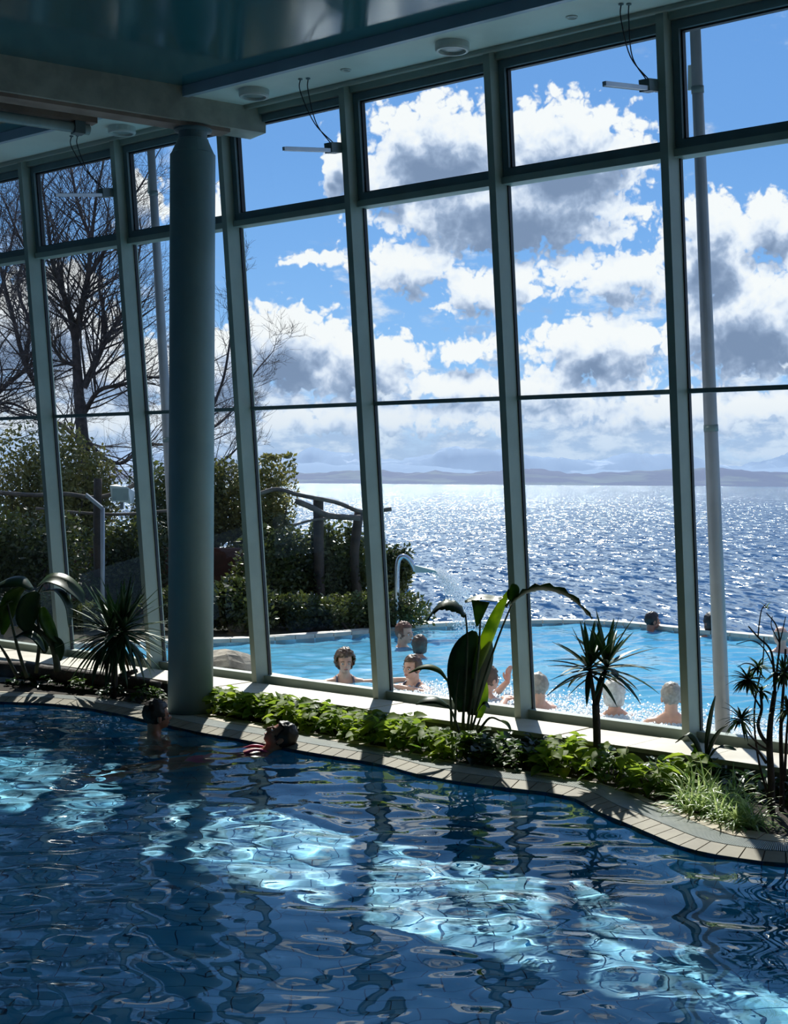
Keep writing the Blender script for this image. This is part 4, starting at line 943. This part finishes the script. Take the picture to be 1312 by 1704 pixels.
# ================================================================== people
def remesh(m, name, vox):
    me = m.mesh('tmp'); o = bpy.data.objects.new('tmp', me); COL.objects.link(o)
    md = o.modifiers.new('r', 'REMESH'); md.mode = 'VOXEL'; md.voxel_size = vox; md.use_smooth_shade = True
    sm = o.modifiers.new('s', 'SMOOTH'); sm.factor = .5; sm.iterations = 3
    dg = bpy.context.evaluated_depsgraph_get(); dg.update()
    out = bpy.data.meshes.new_from_object(o.evaluated_get(dg)); out.name = name
    bpy.data.objects.remove(o); bpy.data.meshes.remove(me)
    out.polygons.foreach_set('use_smooth', [True] * len(out.polygons)); return out
def limb(m, pts, rad):
    for i in range(len(pts) - 1): m.tube([pts[i], Vector(pts[i]).lerp(Vector(pts[i + 1]), .5), pts[i + 1]], [rad[i], (rad[i] + rad[i + 1]) / 2 * 1.03, rad[i + 1]], 12)
    for q, r_ in zip(pts, rad): m.ball(q, r_, 12, 8)
def hand(m, wr, d, n, sx):
    d = Vector(d).normalized(); n = Vector(n); n = (n - d * n.dot(d)).normalized(); s = d.cross(n)
    rot = Matrix((s, d, n)).transposed()
    wr = Vector(wr); m.ball(wr + d * .045, (.040, .052, .018), 12, 8, rot)
    for k, (o_, L) in enumerate(((-.029, .066), (-.010, .076), (.010, .072), (.028, .056))):
        a = wr + d * .085 + s * o_; b_ = a + d * L * .5 - n * .006; c = b_ + d * L * .42 - n * .018; limb(m, [a, b_, c], [.0105, .0100, .0088])
    a = wr + d * .03 + s * (-.034 * sx); limb(m, [a, a + d * .028 + s * (-.024 * sx), a + d * .056 + s * (-.030 * sx) - n * .008], [.013, .0115, .010])
POSES = {'float': ((.27, -.02, -.34), (.25, .06, -.56)), 'spread': ((.40, .08, -.05), (.60, .22, -.01)), 'down': ((.27, -.02, -.34), (.25, .20, -.44)), 'fold': ((.32, .16, -.07), (.08, .32, .0)), 'clap': ((.26, .17, -.16), (.07, .30, .09)), 'rest': ((.30, -.05, -.22), (.42, .15, -.06))}
BODY = {}
def body_mesh(pose, head=(0, 0)):
    key = (pose, head)
    if key in BODY: return BODY[key]
    m = MB(); hr = Matrix.Rotation(head[0], 3, 'Z') @ Matrix.Rotation(head[1], 3, 'X')
    hp = Vector((0, .005, .045)); H = lambda x, y, z: hp + hr @ Vector((x, y, z))
    m.ball(H(0, -.012, .130), (.076, .096, .092), 20, 14, hr); m.ball(H(0, .022, .070), (.060, .070, .078), 18, 12, hr); m.ball(H(0, .062, .018), (.026, .022, .020), 10, 8, hr)
    m.ball(H(0, .070, .118), (.050, .022, .014), 12, 8, hr)                                             # brow
    m.tube([H(0, .088, .112), H(0, .100, .088), H(0, .108, .072)], [.010, .013, .016], 8); m.ball(H(0, .102, .070), (.017, .014, .011), 10, 8, hr)
    m.ball(H(0, .084, .040), (.026, .012, .011), 10, 8, hr)
    for s in (-1, 1):
        m.ball(H(.078 * s, -.012, .085), (.012, .022, .034), 10, 8, hr); m.ball(H(.036 * s, .066, .078), (.020, .018, .016), 10, 8, hr)
    limb(m, [H(0, -.030, .055), (0, -.025, -.02), (0, -.03, -.09)], [.054, .054, .080])
    for s in (-1, 1): limb(m, [(.03 * s, -.035, .0), (.10 * s, -.035, -.055), (.17 * s, -.025, -.085)], [.040, .046, .060])
    m.ball((0, -.02, -.20), (.175, .115, .19), 20, 14); m.ball((0, -.01, -.40), (.15, .10, .20), 20, 14); m.ball((0, -.02, -.58), (.17, .115, .13), 20, 14)
    limb(m, [(-.17, -.025, -.085), (0, -.03, -.06), (.17, -.025, -.085)], [.062, .066, .062])
    for s in (-1, 1):
        el_, wr = POSES[pose]; q = [(.185 * s, -.02, -.09), (el_[0] * s, el_[1], el_[2]), (wr[0] * s, wr[1], wr[2])]
        limb(m, [q[0], Vector(q[0]).lerp(Vector(q[1]), .4), q[1], Vector(q[1]).lerp(Vector(q[2]), .35), q[2]], [.056, .050, .039, .040, .027])
        dd = Vector(q[2]) - Vector(q[1])
        if pose == 'clap': dd = Vector((.02 * s, .1, .9))
        hand(m, q[2], dd, (s, 0, 0) if pose == 'clap' else (0, 0, 1), s)
        if pose == 'float':
            limb(m, [(.09 * s, 0, -.62), (.10 * s, .03, -.85), (.10 * s, .05, -1.05), (.10 * s, .02, -1.25), (.10 * s, -.02, -1.45)], [.085, .075, .055, .052, .036]); m.ball((.10 * s, .05, -1.50), (.042, .10, .035), 12, 8); continue
        limb(m, [(.09 * s, 0, -.62), (.11 * s, .22, -.60), (.12 * s, .42, -.58), (.12 * s, .44, -.80), (.12 * s, .42, -1.0)], [.085, .075, .055, .052, .036]); m.ball((.12 * s, .49, -1.02), (.042, .11, .03), 12, 8)
    me = remesh(m, 'body', .0085); BODY[key] = me; return me
def hair_mesh(kind, seed, head):
    hr = Matrix.Rotation(head[0], 3, 'Z') @ Matrix.Rotation(head[1], 3, 'X'); hp = Vector((0, .005, .045)); m = MB(); n, k = 36, 26
    rr = {'short': (.081, .100, .098), 'curly': (.100, .116, .116), 'bob': (.092, .108, .106), 'bun': (.083, .102, .100), 'bald': (.080, .098, .090)}[kind]
    m.ball((0, -.014, .132), rr, n, k)
    low = {'short': .075, 'curly': .045, 'bob': .005, 'bun': .06, 'bald': .10}[kind]
    amp = {'short': .011, 'curly': .022, 'bob': .012, 'bun': .005, 'bald': .004}[kind]
    vs = []; 
    for v in m.v:
        v = Vector(v); d = (v - Vector((0, -.014, .132))); w_ = mnoise.noise(d * 42 + Vector((seed, 0, 0))) + .6 * mnoise.noise(d * 90 + Vector((seed, 3, 0))); v = v + d.normalized() * amp * w_
        if kind == 'bob' and v.z < .09: v.z -= .045
        vs.append(v)
    keep = []
    for f in m.f:
        c = sum((vs[i] for i in f), Vector()) / len(f)
        back = max(0.0, min(1.0, (.03 - c.y) / .09)) * (.055 if kind != 'bob' else 0)
        if c.z < low - back + mnoise.noise(c * 60) * .010: continue
        if c.y > .035 and c.z < .168 + mnoise.noise(c * 50) * .008: continue
        if kind == 'bald' and c.z > .165: continue
        keep.append(f)
    out = MB(); out.v = [tuple(hp + hr @ v) for v in vs]; out.f = keep
    if kind == 'bun': out.ball(hp + hr @ Vector((0, -.105, .175)), (.045, .04, .045), 14, 10)
    return out
N_P = [0]
def person(label, px, py, wz, yaw, pose, hair, hcol, skin='skin', raise_=0.0, tilt=0.0, head=(0, 0), suit=None, scale=1.0, depth=None, roll=0.0):
    N_P[0] += 1; c = on_z(px, py, wz)
    if depth: c = at_y(px, py, depth)
    e = empty('person', c, label=label, cat='person', group='bathers in the outdoor pool' if wz < -.01 else 'swimmers in the indoor pool')
    e.location = (c.x, c.y, wz + raise_)
    e.rotation_euler = (Matrix.Rotation(yaw, 4, 'Z') @ Matrix.Rotation(tilt, 4, 'X') @ Matrix.Rotation(roll, 4, 'Y')).to_euler(); e.scale = (scale,) * 3
    me = body_mesh(pose, head)
    me2 = me if not me.materials else me.copy()
    me2.materials.clear(); me2.materials.append(MATS[skin])
    def put(m, nm, mt, par=e, sm=True):
        q = m.mesh(nm, sm); q.materials.append(MATS[mt]); o = bpy.data.objects.new(nm, q); COL.objects.link(o); o.parent = par; return o
    o = bpy.data.objects.new('body', me2); COL.objects.link(o); o.parent = e
    h = put(hair_mesh(hair, N_P[0] * 7.7, head), 'hair', hcol); md = h.modifiers.new('t', 'SOLIDIFY'); md.thickness = .006; md.offset = 1
    hr = Matrix.Rotation(head[0], 3, 'Z') @ Matrix.Rotation(head[1], 3, 'X'); hp = Vector((0, .005, .045)); H = lambda x, y, z: hp + hr @ Vector((x, y, z))
    for s in (-1, 1):
        ey = put(MB().ball(H(.033 * s, .083, .096), (.013, .009, .009), 10, 8, hr), 'eye', 'eye'); put(MB().ball(H(.033 * s, .0905, .096), (.006, .004, .006), 8, 6, hr), 'iris', 'iris', ey)
        put(MB().tube([H(.018 * s, .094, .116), H(.034 * s, .096, .120), H(.052 * s, .082, .114)], .004, 6), 'eyebrow', hcol)
    put(MB().ball(H(0, .093, .038), (.023, .008, .007), 12, 6, hr), 'lips', 'lips')
    if suit:
        st = MB(); st.ball((0, -.02, -.225), (.181, .121, .15), 24, 14); st.ball((0, -.01, -.40), (.155, .105, .20), 24, 14); st.ball((0, -.02, -.58), (.176, .121, .12), 24, 14)
        so = put(st, 'swimsuit', suit)
        for s in (-1, 1): put(MB().tube(catmull([(.09 * s, .085, -.14), (.085 * s, .055, -.05), (.08 * s, -.02, .002), (.08 * s, -.10, -.09)], 5), .011, 8), 'strap', suit, so)
O_ = OZ
person('bather facing the window with curly brown hair, arms spread on the kerb', 574, 1134, O_, PI + .15, 'spread', 'curly', 'hair_brown', 'skin', .05, suit='navy')
person('bather with folded arms behind the small left leaf of the paddle-leaved plant', 686, 1146, O_, PI - .7, 'fold', 'short', 'hair_brown', 'skin', .06, suit='navy')
person('larger of the two distant bathers by the swan neck shower', 673, 1079, O_, PI + .9, 'down', 'short', 'hair_red', 'skin', .02, scale=1.12)
person('smaller of the two distant bathers by the swan neck shower', 699, 1093, O_, -.4, 'down', 'bob', 'hair_brown', 'skin', .0, scale=.92)
person('bather clapping raised hands right of the paddle-leaved plant', 814, 1165, O_, -.9, 'clap', 'short', 'hair_brown', 'skin', .05)
person('bather seen over the shoulder just right of the mullion beside the slim palm', 894, 1186, O_, .7, 'fold', 'short', 'hair_grey', 'skin', .08)
person('white-haired bather seen from behind beneath the slim palm leaves', 1021, 1193, O_, .25, 'down', 'bob', 'hair_white', 'skin', .05)
person('grey-haired bather seen from behind with bare shoulders right of the slim palm', 1117, 1207, O_, -.15, 'down', 'short', 'hair_grey', 'skin', .09)
person('distant dark-haired bather at the far kerb left of the right mast', 1086, 1051, O_, -1.3, 'rest', 'short', 'hair_dark', 'skin_tan', .0)
person('distant dark bather partly hidden behind the right mast', 1183, 1058, O_, .4, 'down', 'bob', 'hair_dark', 'skin_tan', .03)
person('bald bather at the far kerb behind the branching dracaena', 1299, 1084, O_, .3, 'down', 'bald', 'hair_grey', 'skin', .04)
person('dark-haired swimmer in profile at the pool edge below the column', 262, 1222, 0.0, -1.05, 'down', 'short', 'hair_dark', 'skin_tan', .0, head=(0, .05))
person('swimmer in a pink swimsuit leaning back with the head by the pool edge', 442, 1247, 0.0, PI / 2 + .15, 'float', 'short', 'hair_dark', 'skin_tan', -.005, tilt=1.0, head=(0, -.2), suit='pink')
